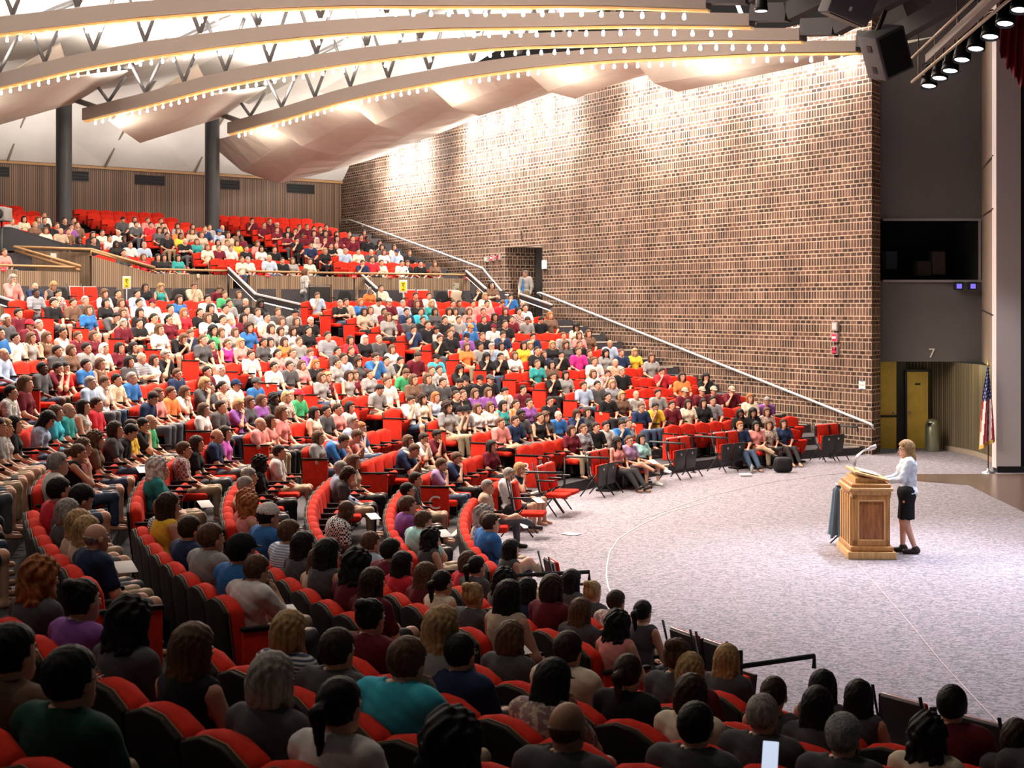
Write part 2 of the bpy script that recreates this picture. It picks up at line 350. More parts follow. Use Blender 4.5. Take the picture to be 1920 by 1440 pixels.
# ------------------------------------------------------------------ trusses, roof
ZT = [(9, 9.3), (16.5, 9.3), (19, 9.6), (22, 9.87), (25, 10.15), (28, 10.32), (31, 10.40), (35, 10.40), (37.5, 10.34), (41, 10.12), (44.6, 9.95), (60, 9.2)]
def zt(r):
    for (r0, z0), (r1, z1) in zip(ZT, ZT[1:]):
        if r <= r1: return z0+(z1-z0)*(r-r0)/(r1-r0)
    return ZT[-1][1]
TR = [129.7, 137.1, 144.5, 151.9, 159.3, 166.7]
TN = ['lowest in view, nearest the brick wall', 'second up from the brick wall', 'third up from the brick wall', 'fourth up, near the top of the picture', 'just above the picture', 'beyond the top of the picture']
bulb_me = MB().lathe([(0, .03), (.022, .02), (.030, -.01), (.040, -.05), (.032, -.09), (0, -.105)], n=8).mesh('bulb', BULB)
for ti, ang in enumerate(TR):
    t = empty('roof_truss', pol(16.5, ang, 0), label='curved ceiling truss with a row of bulbs, '+TN[ti], cat='truss', group='curved lit trusses')
    T = Matrix.Translation(-pol(16.5, ang, 0)); off = pol(16.5, ang, 0)
    rs = [16.5+28.3*i/28 for i in range(29)]
    side = Vector((-sin(R_(ang)), cos(R_(ang)), 0))
    def ladder(wid, z0, z1, name, mt, rr=rs, out=0.0):
        m = MB(); vs = []; fs = []
        for r in rr:
            c = pol(r, ang, zt(r))-off
            hh = 1 if z1 < .1 else (.62+.38*min(1, (r-16.5)/18))
            for sx, z in ((-1, z0), (1, z0), (1, z0+(z1-z0)*hh), (-1, z0+(z1-z0)*hh)): vs.append(c+side*(sx*wid/2+out)+Vector((0, 0, z)))
        for i in range(len(rr)-1):
            for k in range(4): fs.append((i*4+k, i*4+(k+1) % 4, i*4+4+(k+1) % 4, i*4+4+k))
        fs += [(3, 2, 1, 0), tuple(len(vs)-4+k for k in range(4))]
        m.add(vs, fs); return m.build(name, mt, t)
    ladder(.30, .10, .50, 'bottom_chord', BEAM)
    ladder(.16, .04, .10, 'lamp_strip', STRIP)
    rt = [16.5+27.5*i/20 for i in range(21)]
    m = MB(); m.tube([pol(r, ang, zt(r)+2.25-1.2*max(0, (r-33)/12)**2)-off for r in rt], .09, n=6); m.build('top_chord', STRUT, t)
    if ti < 5:
        r = 43.4; n = 0
        while r > 18:
            w = .62
            h = 2.25-1.2*max(0, (r-33)/12)**2
            for sg in (-1, 1):
                m = MB(); a = pol(r, ang, zt(r)+.55)-off; b = pol(r+sg*w, ang, zt(r)+max(.9, h))-off+side*.25*sg
                m.tube([a, b], .055, n=6); m.build('web_strut', STRUT, t)
            r -= 2.15
        nb = 63 if ti < 4 else 30
        for i in range(nb):
            r = 44.2-(44.2-17.0)*i/(nb-1)
            link('bulb', bulb_me, t, Matrix.Translation(pol(r, ang, zt(r)-.02)-off))
    if ti < 5:   # kinked dark continuation over the stage
        m = MB(); a, b, c = pol(16.5, ang, 9.68), pol(15.7, ang, 9.60), pol(8.5, ang, 12.0)
        m.bar(a-off, b-off, .28, .36); m.bar(b-off, c-off, .28, .36); m.build('stage_beam', BEAMD, t)
# end struts joining trusses to the columns + two columns
for j, (u, ang, nm) in enumerate(((400, 129.7, 'right'), (120, 137.1, 'left'))):
    r = 46.2; p = pol(r, ang, 6.0)
    m = MB(); m.lathe([(.27, 0), (.27, 5.2)], n=24); m.build('column', mat('column_paint', (.028, .03, .034), .5), M=Matrix.Translation(p), label='dark round column in the balcony, the %s one of two' % nm, cat='column', group='round balcony columns')
    m = MB(); q = pol(44.2, ang, 10.45); m.bar(Vector((p.x, p.y, 11.0)), q, .16, .16); m.build('column_bracket', STRUT, label='short dark bracket from %s column to the truss end' % nm, cat='bracket', group='column brackets')
# roof shell: white folded surface above the trusses
m = MB(); rr = [15.8+3.15*i for i in range(11)]
AA = [119.7+3.7*i for i in range(28)]
def roofz(r, j): return zt(r)+2.75+(.75 if j % 2 else 0)-.9*max(0, (r-36)/10)
for i in range(len(rr)-1):
    for j in range(len(AA)-1):
        m.add([pol(rr[i], AA[j], roofz(rr[i], j)), pol(rr[i+1], AA[j], roofz(rr[i+1], j)), pol(rr[i+1], AA[j+1], roofz(rr[i+1], j+1)), pol(rr[i], AA[j+1], roofz(rr[i], j+1))], [(0, 1, 2), (0, 2, 3)])
m.build('ceiling', CEIL, kind='structure', label='white folded ceiling shell above the trusses')
# dark ceiling over the stage
m = MB(); m.poly([pol(15.8, a, 12.2) for a in arcs(100, 262, 4)]+[Vector((34, 5, 12.2)), Vector((34, 45, 12.2))]); m.build('ceiling_stage', BLACK, kind='structure', label='black ceiling over the stage')
m = MB()
for a, b in zip(arcs(119.6, 225, 4), arcs(119.6, 225, 4)[1:]): m.quad(pol(15.8, a, 10.9), pol(15.8, b, 10.9), pol(15.8, b, 12.6), pol(15.8, a, 12.6))
m.build('ceiling_edge', BLACK, kind='structure', label='dark edge where the white ceiling stops')
m = MB()
for j in range(-1, 7):
    a0 = 129.7+7.4*j; m.poly([pol(15.6, a, z) for a, z in ((a0+.7, 11.2), (a0+.7, 10.45), (a0+2.6, 9.95), (a0+3.7, 10.35), (a0+5.2, 9.95), (a0+6.7, 10.6), (a0+6.7, 11.2))])
m.build('ceiling_gable', mat('mauve_grey', (.22, .19, .20), .8), kind='structure', label='pale ceiling panel ends between the dark stage beams')
# hanging sails in each bay near the columns
for j in range(4):
    a0 = 129.7+7.4*j
    low = pol(46.2, a0+3.7, 9.66); L_ = pol(43.4, a0+7.4, 9.95); Rt = pol(45.6, a0, 10.75); inn = pol(41.4, a0+3.7, 10.9); fr = pol(42.3, a0, 11.5); fl = pol(38.5, a0+7.3, 11.3)
    m = MB(); m.add([low, L_, inn, Rt, fr, fl], [(0, 1, 2), (0, 2, 3), (2, 4, 3), (2, 1, 5)])
    o = m.build('acoustic_sail', SAIL, label='folded brown acoustic panel hanging between trusses, bay %s' % ['right of the left column', 'left of the left column', 'at the far left', 'outside the left edge'][j], cat='acoustic panel', group='folded panels at the truss ends')
    sd = o.modifiers.new('s', 'SOLIDIFY'); sd.thickness = .06
# stepped cloud between the lowest truss and the brick wall
def cloudz(r, t):
    zw = [(16, 10.0), (20, 10.15), (24, 10.45), (28, 10.8), (33, 10.75), (38, 10.45), (42, 10.1), (46, 9.75), (50, 9.5)]
    for (r0, z0), (r1, z1) in zip(zw, zw[1:]):
        if r <= r1: w = z0+(z1-z0)*(r-r0)/(r1-r0); break
    else: w = 9.4
    return (zt(r)+.15)*(1-t)+w*t
steps = [16.4, 24, 28.5, 33.1, 37.6, 42.6, 47.3]
TS = [0, .22, .46, .75, 1]
names = ['nearest the stage', 'second from the stage', 'third from the stage', 'third from the back', 'second from the back', 'largest, nearest the balcony corner']
for k in range(6):
    r0, r1 = steps[k], steps[k+1]; n = 6; m = MB(); vs = []; fs = []
    for i in range(n+1):
        f = i/n; r = r0+(r1-r0)*f; dep = (.04+.80*f) if k < 5 else (.1+1.15*f)
        for t in TS:
            ang = 129.2+(120.7-129.2)*t
            rr_ = r+(.9*f*(.46-abs(t-.46)) if k >= 2 else 0)
            vs.append(pol(rr_, ang, cloudz(r, t)-dep*{0: .0, .22: .75, .46: 1, .75: .5, 1: .0}[t]))
    w = len(TS)
    for i in range(n):
        for t in range(w-1): fs.append((i*w+t, (i+1)*w+t, (i+1)*w+t+1, i*w+t+1))
    base = len(vs)
    for t, tt in enumerate(TS): vs.append(pol(r1, 129.2+(120.7-129.2)*tt, cloudz(r1, tt)+.02))
    for t in range(w-1): fs.append((n*w+t, base+t, base+t+1, n*w+t+1))
    m.add(vs, fs); m.build('ceiling_panel', SAIL, label='tan stepped ceiling panel above brick wall, '+names[k], cat='ceiling panel', group='stepped ceiling panels beside the brick wall')
# parapet and rails of the balcony
def arcray(u, Rad):
    k = (u-960)/F; D = 30.0
    for _ in range(60):
        f = math.hypot(CX-k*D, D-CY)-Rad; D -= f*.6
    return D
def ang_of(u, Rad): D = arcray(u, Rad); return math.degrees(math.atan2(D-CY, (u-960)*D/F-CX))
def parapet(u0, u1, z0, z1a, z1b, name, label, mt, st=1.0):
    a0, a1 = ang_of(u1, PAR_R), ang_of(u0, PAR_R); a0, a1 = min(a0, a1), max(a0, a1)
    m = MB(); A = arcs(a0, a1, st)
    for a, b in zip(A, A[1:]):
        za, zb = [z1b+(z1a-z1b)*(x-a0)/(a1-a0) for x in (a, b)]; sa, sb = PAR_R*R_(a), PAR_R*R_(b)
        m.quad(pol(PAR_R, a, z0), pol(PAR_R, b, z0), pol(PAR_R, b, zb), pol(PAR_R, a, za), uv=[(sa, z0), (sb, z0), (sb, zb), (sa, za)])
        m.quad(pol(PAR_R+.12, a, z0), pol(PAR_R+.12, b, z0), pol(PAR_R+.12, b, zb), pol(PAR_R+.12, a, za), uv=[(sa, z0), (sb, z0), (sb, zb), (sa, za)])
        m.quad(pol(PAR_R, a, za), pol(PAR_R, b, zb), pol(PAR_R+.12, b, zb), pol(PAR_R+.12, a, za), uv=[(0, 0), (.02, 0), (.02, .02), (0, .02)])
    m.build(name, mt, kind='structure', label=label)
    m = MB(); pts = [pol(PAR_R+.03, a, z1b+(z1a-z1b)*(a-a0)/(a1-a0)+.13) for a in A]
    m.tube(pts, .035, n=8)
    for k in range(0, len(pts), 3): m.tube([pts[k], pts[k]-Vector((0, 0, .13))], .015, n=5)
    return m
for (u0, u1, za, zb, lb) in ((665, 881, 4.69, 4.69, 'nearest the brick wall'), (468, 663, 4.69, 4.69, 'centre right, behind the standing person'), (290, 437, 4.69, 4.69, 'left of the centre stair'), (172, 290, 5.16, 4.69, 'sloping down to the right'), (-60, 150, 4.69, 4.69, 'at the far left')):
    mb = parapet(u0, u1, AISLE_Z, za, zb, 'wall_parapet', 'timber slat balcony front, '+lb, SLATP)
    mb.build('handrail', WOOD, label='wooden handrail on the balcony front, '+lb, cat='handrail', group='balcony front handrails')
# vomitory at upper left: back panel, dark sloping wall and crossing rails
m = MB(); a, b = P(60, 560, 46.5), P(172, 560, 43.9); zt1 = P(60, 470, 46.5).z; zt2 = P(172, 473, 43.9).z
m.quad(Vector((a.x, a.y, 3.3)), Vector((b.x, b.y, 3.3)), Vector((b.x, b.y, zt2)), Vector((a.x, a.y, zt1)), uv=[(0, 0), (4, 0), (4, 2), (0, 2)]); m.build('wall_vomitory', SLATP, kind='structure', label='timber slat wall of the stair opening')
m = MB(); m.poly([P(-30, 424, 47.5), P(22, 426, 47.0), P(137, 461, 45.5), P(137, 470, 45.5), P(-30, 470, 47.5)]); m.build('wall_stair', mat('charcoal', (.035, .036, .04), .7), kind='structure', label='charcoal sloping stair wall')
for nm, pts in (('upper sloping rail', [(27, 463, 45.8), (150, 499, 43.2)]), ('lower sloping rail', [(29, 470, 45.8), (148, 506, 43.2)]), ('level rail', [(27, 463, 45.8), (172, 468, 43.8), (290, 502, 45.4)])):
    m = MB(); m.tube([P(*p) for p in pts], .045); m.build('handrail', WOOD, label='pale wooden handrail at the left stair opening, '+nm, cat='handrail', group='stair opening handrails')
m = MB()
# metal stair rails, flat white tops over dark panels
def srail(pts, label, drop=.1):
    t = empty('stair_rail', Vector((0, 0, 0)), label=label, cat='railing', group='metal stair rails')
    m = MB(); m2 = MB(); m3 = MB()
    Q = [P(*p) for p in pts]
    for a, b in zip(Q, Q[1:]):
        m.bar(a, b, .07, .04); m2.bar(a-Vector((0, 0, .10)), b-Vector((0, 0, .10)), .05, .14); m3.bar(a-Vector((0, 0, .19)), b-Vector((0, 0, .19)), .03, .025)
    m.build('top_rail', RAILW, t); m2.build('side_panel', DARK, t); m3.build('glowing_tube', mat('tube_glow', (1, 1, 1), emit=1.3), t)  # pale lower line of the rail drawn as a self-lit tube
    m = MB()
    for q in (Q[0], Q[-1]): m.tube([q-Vector((0, 0, .1)), q-Vector((0, 0, .9))], .03)
    m.build('post', DARK, t)
srail([(428, 502, 47.5), (479, 551, 43.0), (562, 570, 40.5)], 'bent metal stair rail at the centre stair')
srail([(667, 504, 53), (707, 541, 49)], 'short metal stair rail behind the two people in orange and cream')
srail([(874, 508, 53.5), (911, 541, 50)], 'metal stair rail at the right end of balcony front')
srail([(975, 551, 49.5), (1034, 571, 45.8)], 'metal stair rail before the brick doorway')
srail([(-10, 553, 38.5), (40, 569, 37)], 'metal stair rail at the left picture edge')
def wrail(pts, label, off=.1):
    t = empty('wall_handrail', label=label, cat='handrail', group='wall handrails')
    m = MB(); Q = [wallpt(u, v, off) for u, v in pts]; m.tube(Q, .035); m.build('tube', RAILW, t)
    for a, b in zip(Q, Q[1:]):
        n = max(1, int((b-a).length/2.1))
        for i in range(n):
            q = a+(b-a)*(i+.5)/n; m = MB(); m.tube([q-Vector((0, 0, .03)), q-Vector((0, 0, .12))-WN*.09], .018, n=6); m.build('bracket', RAILW, t)
wrail([(1637, 799), (1632, 795), (1013, 549), (1008, 550)], 'long steel handrail sloping down the brick wall')
wrail([(640, 414), (656, 412), (905, 503), (946, 553), (955, 554)], 'upper steel handrail on the brick wall')
# ------------------------------------------------------------------ things on the brick wall
def wallbox(u, v, w, h, d, name, label, cat, mt, off=0):
    p = wallpt(u, v); t = empty(name, p, math.atan2(WD.y, WD.x), label=label, cat=cat); return t
rzw = math.atan2(WD.y, WD.x)
def wallthing(u, v, w, h, name, label, cat, parts):
    p = wallpt(u, v); t = empty(name, p, rzw, label=label, cat=cat)
    # local x runs along the wall away from the stage, local +y points into the hall
    for nm, (x, y, z), (a, b, c), mt in parts:
        m = MB(); m.box((x, y, z), (a, b, c)); m.build(nm, mt, t)
    return t
GL = mat('lamp_panel', (.62, .58, .55), .5); SR = mat('sign_red_glow', (.7, .01, .03), emit=1.2, ecol=(1, .02, .08)); SK = mat('sign_black', (.01, .005, .006), .3); SY = mat('sign_yellow_glow', (.9, .6, .1), emit=1.2)
FR = mat('sign_frame', (.33, .27, .26), .5)
for (u, us, v, s, nm) in ((1569, (1569, 1569, 1569), (612, 633, 657), 1, 'stage end'), (915, (914, 925, 936), (486, 484, 482), .9, 'doorway')):
    for k, (uu, vv) in enumerate(zip(us, v)):
        lb = ['plain pale wall panel', 'lit red exit sign', 'black sign with red pictogram'][k]
        parts = [('frame', (0, .04, 0), (.22*s, .08, .235*s), FR), ('face', (0, .085, 0), (.16*s, .01, .17*s), [GL, SR, SK][k])]
        t = wallthing(uu, vv, 1, 1, ['wall_panel', 'exit_sign', 'warning_sign'][k], lb+' on the brick wall near the '+nm, 'sign' if k else 'wall panel', parts)
        M = Matrix.Translation((0, .095, 0)) @ Matrix.Rotation(pi, 4, 'Z') @ Matrix.Rotation(pi/2, 4, 'X')
        if k == 1: text('lettering', 'EXIT', .07*s, M, mat('sign_white', (1, .9, .7), emit=2), t)
        if k == 2:
            m = MB(); m.lathe([(0, .01), (.035*s, .01), (.035*s, 0)], (0, .0, 0), 12, M=Matrix.Translation((0, .092, .05*s)) @ Matrix.Rotation(-pi/2, 4, 'X')); m.box((0, .094, -.03*s), (.13*s, .006, .06*s)); m.build('pictogram', SR, t)
wallthing(1617, 722, 1, 1, 'notice_sheet', 'white paper notice taped to the brick wall near the stage', 'notice', [('sheet', (0, .012, 0), (.24, .006, .20), PAPER), ('tape', (0, .016, .1), (.1, .005, .02), mat('blue_tape', (.05, .15, .5))), ('tape', (0, .016, -.1), (.1, .005, .02), mat('blue_tape', (.05, .15, .5))), ('printing', (0, .016, .0), (.16, .003, .012), GREYW)])
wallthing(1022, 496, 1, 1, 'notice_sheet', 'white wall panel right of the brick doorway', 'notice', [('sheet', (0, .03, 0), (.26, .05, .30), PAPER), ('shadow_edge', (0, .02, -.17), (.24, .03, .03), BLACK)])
p = wp((d0+d1)/2-.2, wallpt(990, 479).z, -1.2); t = empty('exit_box', p, rzw, label='small framed sign inside the brick doorway above the man in the tie', cat='sign')
m = MB(); m.box((0, 0, 0), (.42, .06, .34)); m.build('frame', mat('purple_frame', (.12, .05, .10)), t); m = MB(); m.box((-.02, .04, .02), (.2, .01, .08)); m.build('face', PAPER, t)
p = wallpt(978, 442, .01); text('door_number', '5', .35, Matrix.Translation(p) @ Matrix.Rotation(rzw+pi, 4, 'Z') @ Matrix.Rotation(pi/2, 4, 'X'), BLACK, label='small dark numeral on the bricks above the doorway', cat='number')
# ------------------------------------------------------------------ stage side structures
DW = 39.0
def X(u, D): return (u-960)*D/F
def Z(v, D): return H+(YH-v)*D/F
m = MB()
x0, x1 = X(1640, DW), X(1841, DW)
m.quad(*[Vector(q) for q in ((x0, DW, Z(412, DW)), (x1, DW, Z(412, DW)), (x1, DW, 13), (x0, DW, 13))])
m.quad(*[Vector(q) for q in ((x0, DW, Z(678, DW)), (x1, DW, Z(678, DW)), (x1, DW, Z(526, DW)), (x0, DW, Z(526, DW)))])
m.quad(*[Vector(q) for q in ((x0, DW, Z(678, DW)), (x1, DW, Z(678, DW)), (x1, DW+3, Z(678, DW)), (x0, DW+3, Z(678, DW)))])
m.quad(*[Vector(q) for q in ((x0, DW, Z(526, DW)), (x1, DW, Z(526, DW)), (x1, DW+3, Z(526, DW)), (x0, DW+3, Z(526, DW)))])
m.build('wall_stage_side', GREYW, kind='structure', label='dark grey wall right of the bricks with a high opening')
m = MB(); m.bar((X(1656, DW-.03), DW-.03, Z(412, DW)), (x1, DW-.03, Z(412, DW)), .05, .06); m.bar((X(1656, DW-.03), DW-.03, Z(527, DW)), (x1, DW-.03, Z(527, DW)), .05, .06); m.bar((X(1837, DW-.03), DW-.03, Z(412, DW)), (X(1837, DW-.03), DW-.031, Z(527, DW)), .05, .05); m.build('trim_4', mat('grey_trim', (.25, .24, .25)), kind='structure', label='grey trim around the high opening')
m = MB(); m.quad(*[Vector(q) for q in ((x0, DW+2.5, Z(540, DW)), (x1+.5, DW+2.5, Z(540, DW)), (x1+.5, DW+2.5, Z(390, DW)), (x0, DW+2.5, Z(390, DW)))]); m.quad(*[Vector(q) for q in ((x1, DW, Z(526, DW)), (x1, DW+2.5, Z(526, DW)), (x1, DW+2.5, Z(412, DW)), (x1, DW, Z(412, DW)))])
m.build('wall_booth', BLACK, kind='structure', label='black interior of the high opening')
for k, (u, v, w, h, c, lb) in enumerate(((1668, 488, 22, 34, (.03, .045, .07), 'bluish box at the left of the high opening'), (1730, 504, 26, 28, (.03, .022, .02), 'dark box in the high opening, lower one of two'), (1757, 494, 24, 44, (.035, .025, .022), 'dark box in the high opening, taller one of two'))):
    D = DW+.9; m = MB(); m.rbox((X(u, D), D, Z(v, D)), (w*D/F, .4, h*D/F), .02); o = m.build('storage_box', mat('bx%d' % k, c, .7), label=lb, cat='box')
text('door_number', '7', .34, Matrix.Translation((X(1747, DW-.02), DW-.02, Z(663, DW))) @ Matrix.Rotation(pi/2, 4, 'X'), WHITE, label='white numeral 7 on the grey wall over the doors', cat='number')
for u in (1797, 1823):
    D = DW-.15; t = empty('stage_lamp', (X(u, D), D, Z(536, D)), label='small violet-lit lamp under the high opening, %s of two' % ('left' if u < 1810 else 'right'), cat='lamp', group='small violet lamps')
    m = MB(); m.rbox((0, 0, 0), (.22, .14, .2), .02); m.build('housing', DARK, t)
    m = MB(); m.box((0, -.08, -.01), (.13, .01, .12)); m.build('lens', mat('violet_glow', (.12, .08, .6), emit=.8, ecol=(.25, .2, 1)), t)
# hall behind: doors and curved slat wall
m = MB(); cur = [(1652, 40.6), (1700, 40.4), (1745, 40.0), (1772, 39.5), (1800, 38.8), (1830, 37.9), (1850, 37.0), (1868, 35.9), (1905, 34.8)]; s = 0; pr = None
for u, D in cur:
    q = Vector((X(u, D), D, 0))
    if pr is not None:
        l = (q-pr).length; m.quad(pr, q, q+Vector((0, 0, 2.28)), pr+Vector((0, 0, 2.28)), uv=[(s, 0), (s+l, 0), (s+l, 2.28), (s, 2.28)]); s += l
    pr = q
m.build('wall_hall', SLATG, kind='structure', label='curved olive slat wall behind the flag')
m = MB(); pr = None
for u, D in cur[3:-1]:
    q = Vector((X(u, D-.03), D-.03, .06))
    if pr is not None: m.bar(pr, q, .03, .12)
    pr = q
m.build('baseboard_hall', mat('pale_base', (.4, .33, .25)), kind='structure')
for k, (u0, u1, v0, lb) in enumerate(((1650, 1681, 678, 'partly hidden by the brick wall'), (1700, 1740, 697, 'closed, with a small sign'))):
    D = 39.9; t = empty('door_%d' % (k+1), (X((u0+u1)/2, D), D, 0), label='yellow wooden door %s' % lb, cat='door'); t['kind'] = 'structure'
    w = (u1-u0)*D/F; h = Z(v0, D); m = MB(); m.rbox((0, 0, h/2), (w, .05, h), .01); m.build('door_leaf', YELLOW, t)
    m = MB()
    for x in (-w/2-.03, w/2+.03): m.box((x, 0, h/2), (.06, .1, h+.05))
    m.box((0, 0, h+.03), (w+.12, .1, .06)); m.build('door_frame', DARK, t)
    m = MB(); kx = (w/2-.08) if k == 0 else (-w/2+.07); m.lathe([(0, .05), (.03, .045), (.035, .02), (.012, 0)], n=10, M=Matrix.Translation((kx, -.03, .95)) @ Matrix.Rotation(pi/2, 4, 'X')); m.build('door_knob', STEEL, t)
    if k == 0: m = MB(); m.bar((-w/2, -.06, .85), (w/2, -.06, .85), .03, .05); m.build('push_bar', DARK, t)
    else:
        m = MB(); m.box((0, -.03, h*.84), (.14, .01, .045)); m.build('door_plate', DARK, t)
m = MB(); m.box((X(1690, 39.95), 39.95, 1.3), (.22, .06, 2.6)); m.build('trim_5', DARK, kind='structure', label='dark post between the yellow doors')
# cylindrical bin
p = G(1748, 846); t = empty('waste_bin', p, label='shiny domed steel waste bin before the slat wall', cat='bin')
m = MB(); m.lathe([(.17, 0), (.18, .03), (.18, .62), (.175, .63)], n=24); m.build('body', mat('bin_green_steel', (.36, .38, .27), .3, .8), t)
m = MB(); m.lathe([(.182, .62)]+[(.182*cos(x), .64+.2*sin(x)) for x in [i*pi/16 for i in range(9)]], n=24); m.build('lid', mat('bin_green_steel', (.36, .38, .27), .3, .8), t)
m = MB(); m.box((-.1, -.13, .70), (.1, .06, .08)); m.build('flap', DARK, t)
# brown return, pale pillar, dark beyond
DPL = 34.1
m = MB(); a = Vector((x1, DW, 0)); b = Vector((X(1869, DPL), DPL+.2, 0)); m.quad(a+Vector((0, 0, 2.3)), b+Vector((0, 0, 2.3)), b+Vector((0, 0, 13)), a+Vector((0, 0, 13))); m.build('wall_return', BROWNP, kind='structure', label='brown panelled return wall left of pillar')
m = MB()
for v in (305, 400, 590): z = Z(v, 36); m.bar(a+Vector((0, -.03, z+.1)), b+Vector((-.03, 0, z)), .02, .025)
m.build('trim_6', DARK, kind='structure', label='joints in the brown panelled wall')
m = MB(); xa, xb = X(1868, DPL), X(1914, DPL); m.box(((xa+xb)/2, DPL+.15, 6.6), (xb-xa, .3, 13)); m.build('wall_pillar', PALEP, kind='structure', label='tall pale pillar beside the flag')
m = MB(); m.box(((xa+xb)/2+.1, DPL+.13, .07), (xb-xa+.16, .3, .14)); m.build('baseboard_pillar', BLACK, kind='structure')
m = MB(); m.quad(Vector((xb, DPL+.1, 0)), Vector((xb+9, DPL-4, 0)), Vector((xb+9, DPL-4, 13)), Vector((xb, DPL+.1, 13))); m.build('wall_stage_back', BLACK, kind='structure', label='black backdrop right of the pillar')
# fire alarm
D = 35.9; m = MB(); m.rbox((X(1864, D), D-.1, Z(710, D)), (.1, .06, .14), .02); m.build('fire_alarm', mat('alarm_red', (.6, .02, .02)), label='small red fire alarm behind the flag', cat='alarm')
# red curtain at the top right
t = empty('stage_curtain', (0, 0, 0), label='dark red gathered stage curtain at the top right corner', cat='curtain')
m = MB(); vs = []; fs = []; D = 30.0; nu, nv = 40, 14
for i in range(nu+1):
    for j in range(nv+1):
        f = i/nu; u = 1874+f*110; vb = 95+150*f**.8; v = -60+(vb+60)*j/nv+(7*sin(f*60)*(j/nv))
        q = P(u, v, D+.12*sin(f*50+j*.3)); vs.append(q)
for i in range(nu):
    for j in range(nv): fs.append((i*(nv+1)+j, (i+1)*(nv+1)+j, (i+1)*(nv+1)+j+1, i*(nv+1)+j+1))
m.add(vs, fs, 0, True); m.build('drape', mat('curtain_red', (.20, .008, .015), .8), t)
# flag on a stand
FB = G(1853, 887); t = empty('flag_stand', FB, label='furled flag with stars and red stripes on a pole with white base', cat='flag')
def fl(u, v): q = P(u, v, FB.y); return q-FB
m = MB(); m.tube([(0, 0, .03), (0, 0, Z(690, FB.y))], .014); m.build('pole', mat('pole_wood', (.15, .06, .04)), t)
m = MB(); m.lathe([(0, .10), (.03, .1), (.04, .05), (.14, .03), (.15, 0)], n=20); m.build('base', STEEL, t)
m = MB(); m.lathe([(0, .22), (.012, .18), (.02, .1), (.035, .07), (.02, .04), (.014, 0)], (0, 0, Z(690, FB.y)-.02), 12); m.build('finial', mat('gold', (.7, .45, .1), .3, .8), t)
m = MB(); NU, NV = 24, 44; vs = []; fs = []; mi = []
def edge(v):   # left and right outline of the furled flag in px
    Lp = [(684, 1849), (700, 1848), (735, 1842), (790, 1838), (843, 1835)]; Rp = [(684, 1853), (700, 1853), (740, 1857), (790, 1862), (827, 1865), (843, 1866)]
    def it(T):
        for (v0, a), (v1, b) in zip(T, T[1:]):
            if v <= v1: return a+(b-a)*(v-v0)/(v1-v0)
        return T[-1][1]
    return it(Lp), it(Rp)
for i in range(NU+1):
    for j in range(NV+1):
        f = i/NU; vv = 686+(843-16*f-686)*j/NV; l, r_ = edge(vv); q = fl(l+(r_-l)*f, vv); q.y = -.05+.05*sin(f*11+j*.05)*min(1, j/8); vs.append(q)
for i in range(NU):
    for j in range(NV):
        fs.append((i*(NV+1)+j, (i+1)*(NV+1)+j, (i+1)*(NV+1)+j+1, i*(NV+1)+j+1))
m.add(vs, fs, 0, True)
for k, (i, j) in enumerate([(i, j) for i in range(NU) for j in range(NV)]):
    f, g = i/NU, j/NV
    if j < NV*.42 - 0: mi = 0 if not (i % 4 == (1 if (j//2) % 2 else 3) and j % 2 == 0) else 1
    else: mi = 2 if int(f*7+g*2.2) % 2 else 1
    if j >= NV-2 or i == 0 and j > 8: mi = 3
    m.mi[k] = mi
m.build('flag_cloth', [mat('flag_blue', (.02, .03, .13)), mat('flag_white', (.8, .76, .76)), mat('flag_red', (.55, .02, .04)), mat('flag_gold', (.65, .42, .08))], t)
# ------------------------------------------------------------------ loudspeakers, stage lighting
def boxthing(name, label, cat, c, d, rot, mt, parts=()):
    t = empty(name, c, label=label, cat=cat); t.rotation_euler = rot
    m = MB(); m.rbox((0, 0, 0), d, .03); m.build('cabinet', mt, t)
    for nm, cc, dd, mm in parts: m = MB(); m.box(cc, dd); m.build(nm, mm, t)
    return t
SPK = mat('speaker_grey', (.10, .098, .105), .6)
D = 31.0
boxthing('loudspeaker', 'grey boxy loudspeaker hanging in front of the brick corner', 'loudspeaker', P(1661, 98, D), (.72, .62, .92), (.25, -.45, .3), SPK, [('port', (-.365, -.02, .22), (.02, .13, .14), DARK), ('port', (-.365, -.02, -.24), (.02, .13, .14), DARK), ('grille', (0, -.315, 0), (.6, .02, .8), DARK)])
boxthing('loudspeaker', 'dark loudspeaker at the top edge with a small white tag', 'loudspeaker', P(1590, 8, 29), (.85, .6, .6), (.2, .35, .2), SPK, [('tag', (-.02, -.31, -.1), (.05, .02, .08), PAPER), ('grille', (0, 0, -.31), (.7, .5, .02), DARK)])
m = MB(); m.tube([P(1640, 70, D), P(1660, 20, D)], .05); m.build('speaker_bracket', BEAMD, label='dark bracket above the hanging loudspeaker', cat='bracket')
PIPE = mat('pipe_pale', (.42, .36, .26), .4, .6)
for nm, (a, b), w in (('lower pipe holding the spotlights', (P(1710, 154, 27.5), P(1905, -12, 22)), .028), ('upper thin pipe', (P(1710, 108, 27.5), P(1832, -8, 23)), .022)):
    m = MB(); m.tube([a, b], w); m.build('lighting_pipe', PIPE, label='pale '+nm+' over the stage', cat='pipe', group='stage lighting pipes')
m = MB(); m.bar(P(1742, 110, 27), P(1885, -25, 22.5), .14, .14); m.build('lighting_beam', mat('beam_beige', (.33, .29, .25)), label='square beige beam between the stage lighting pipes', cat='beam')
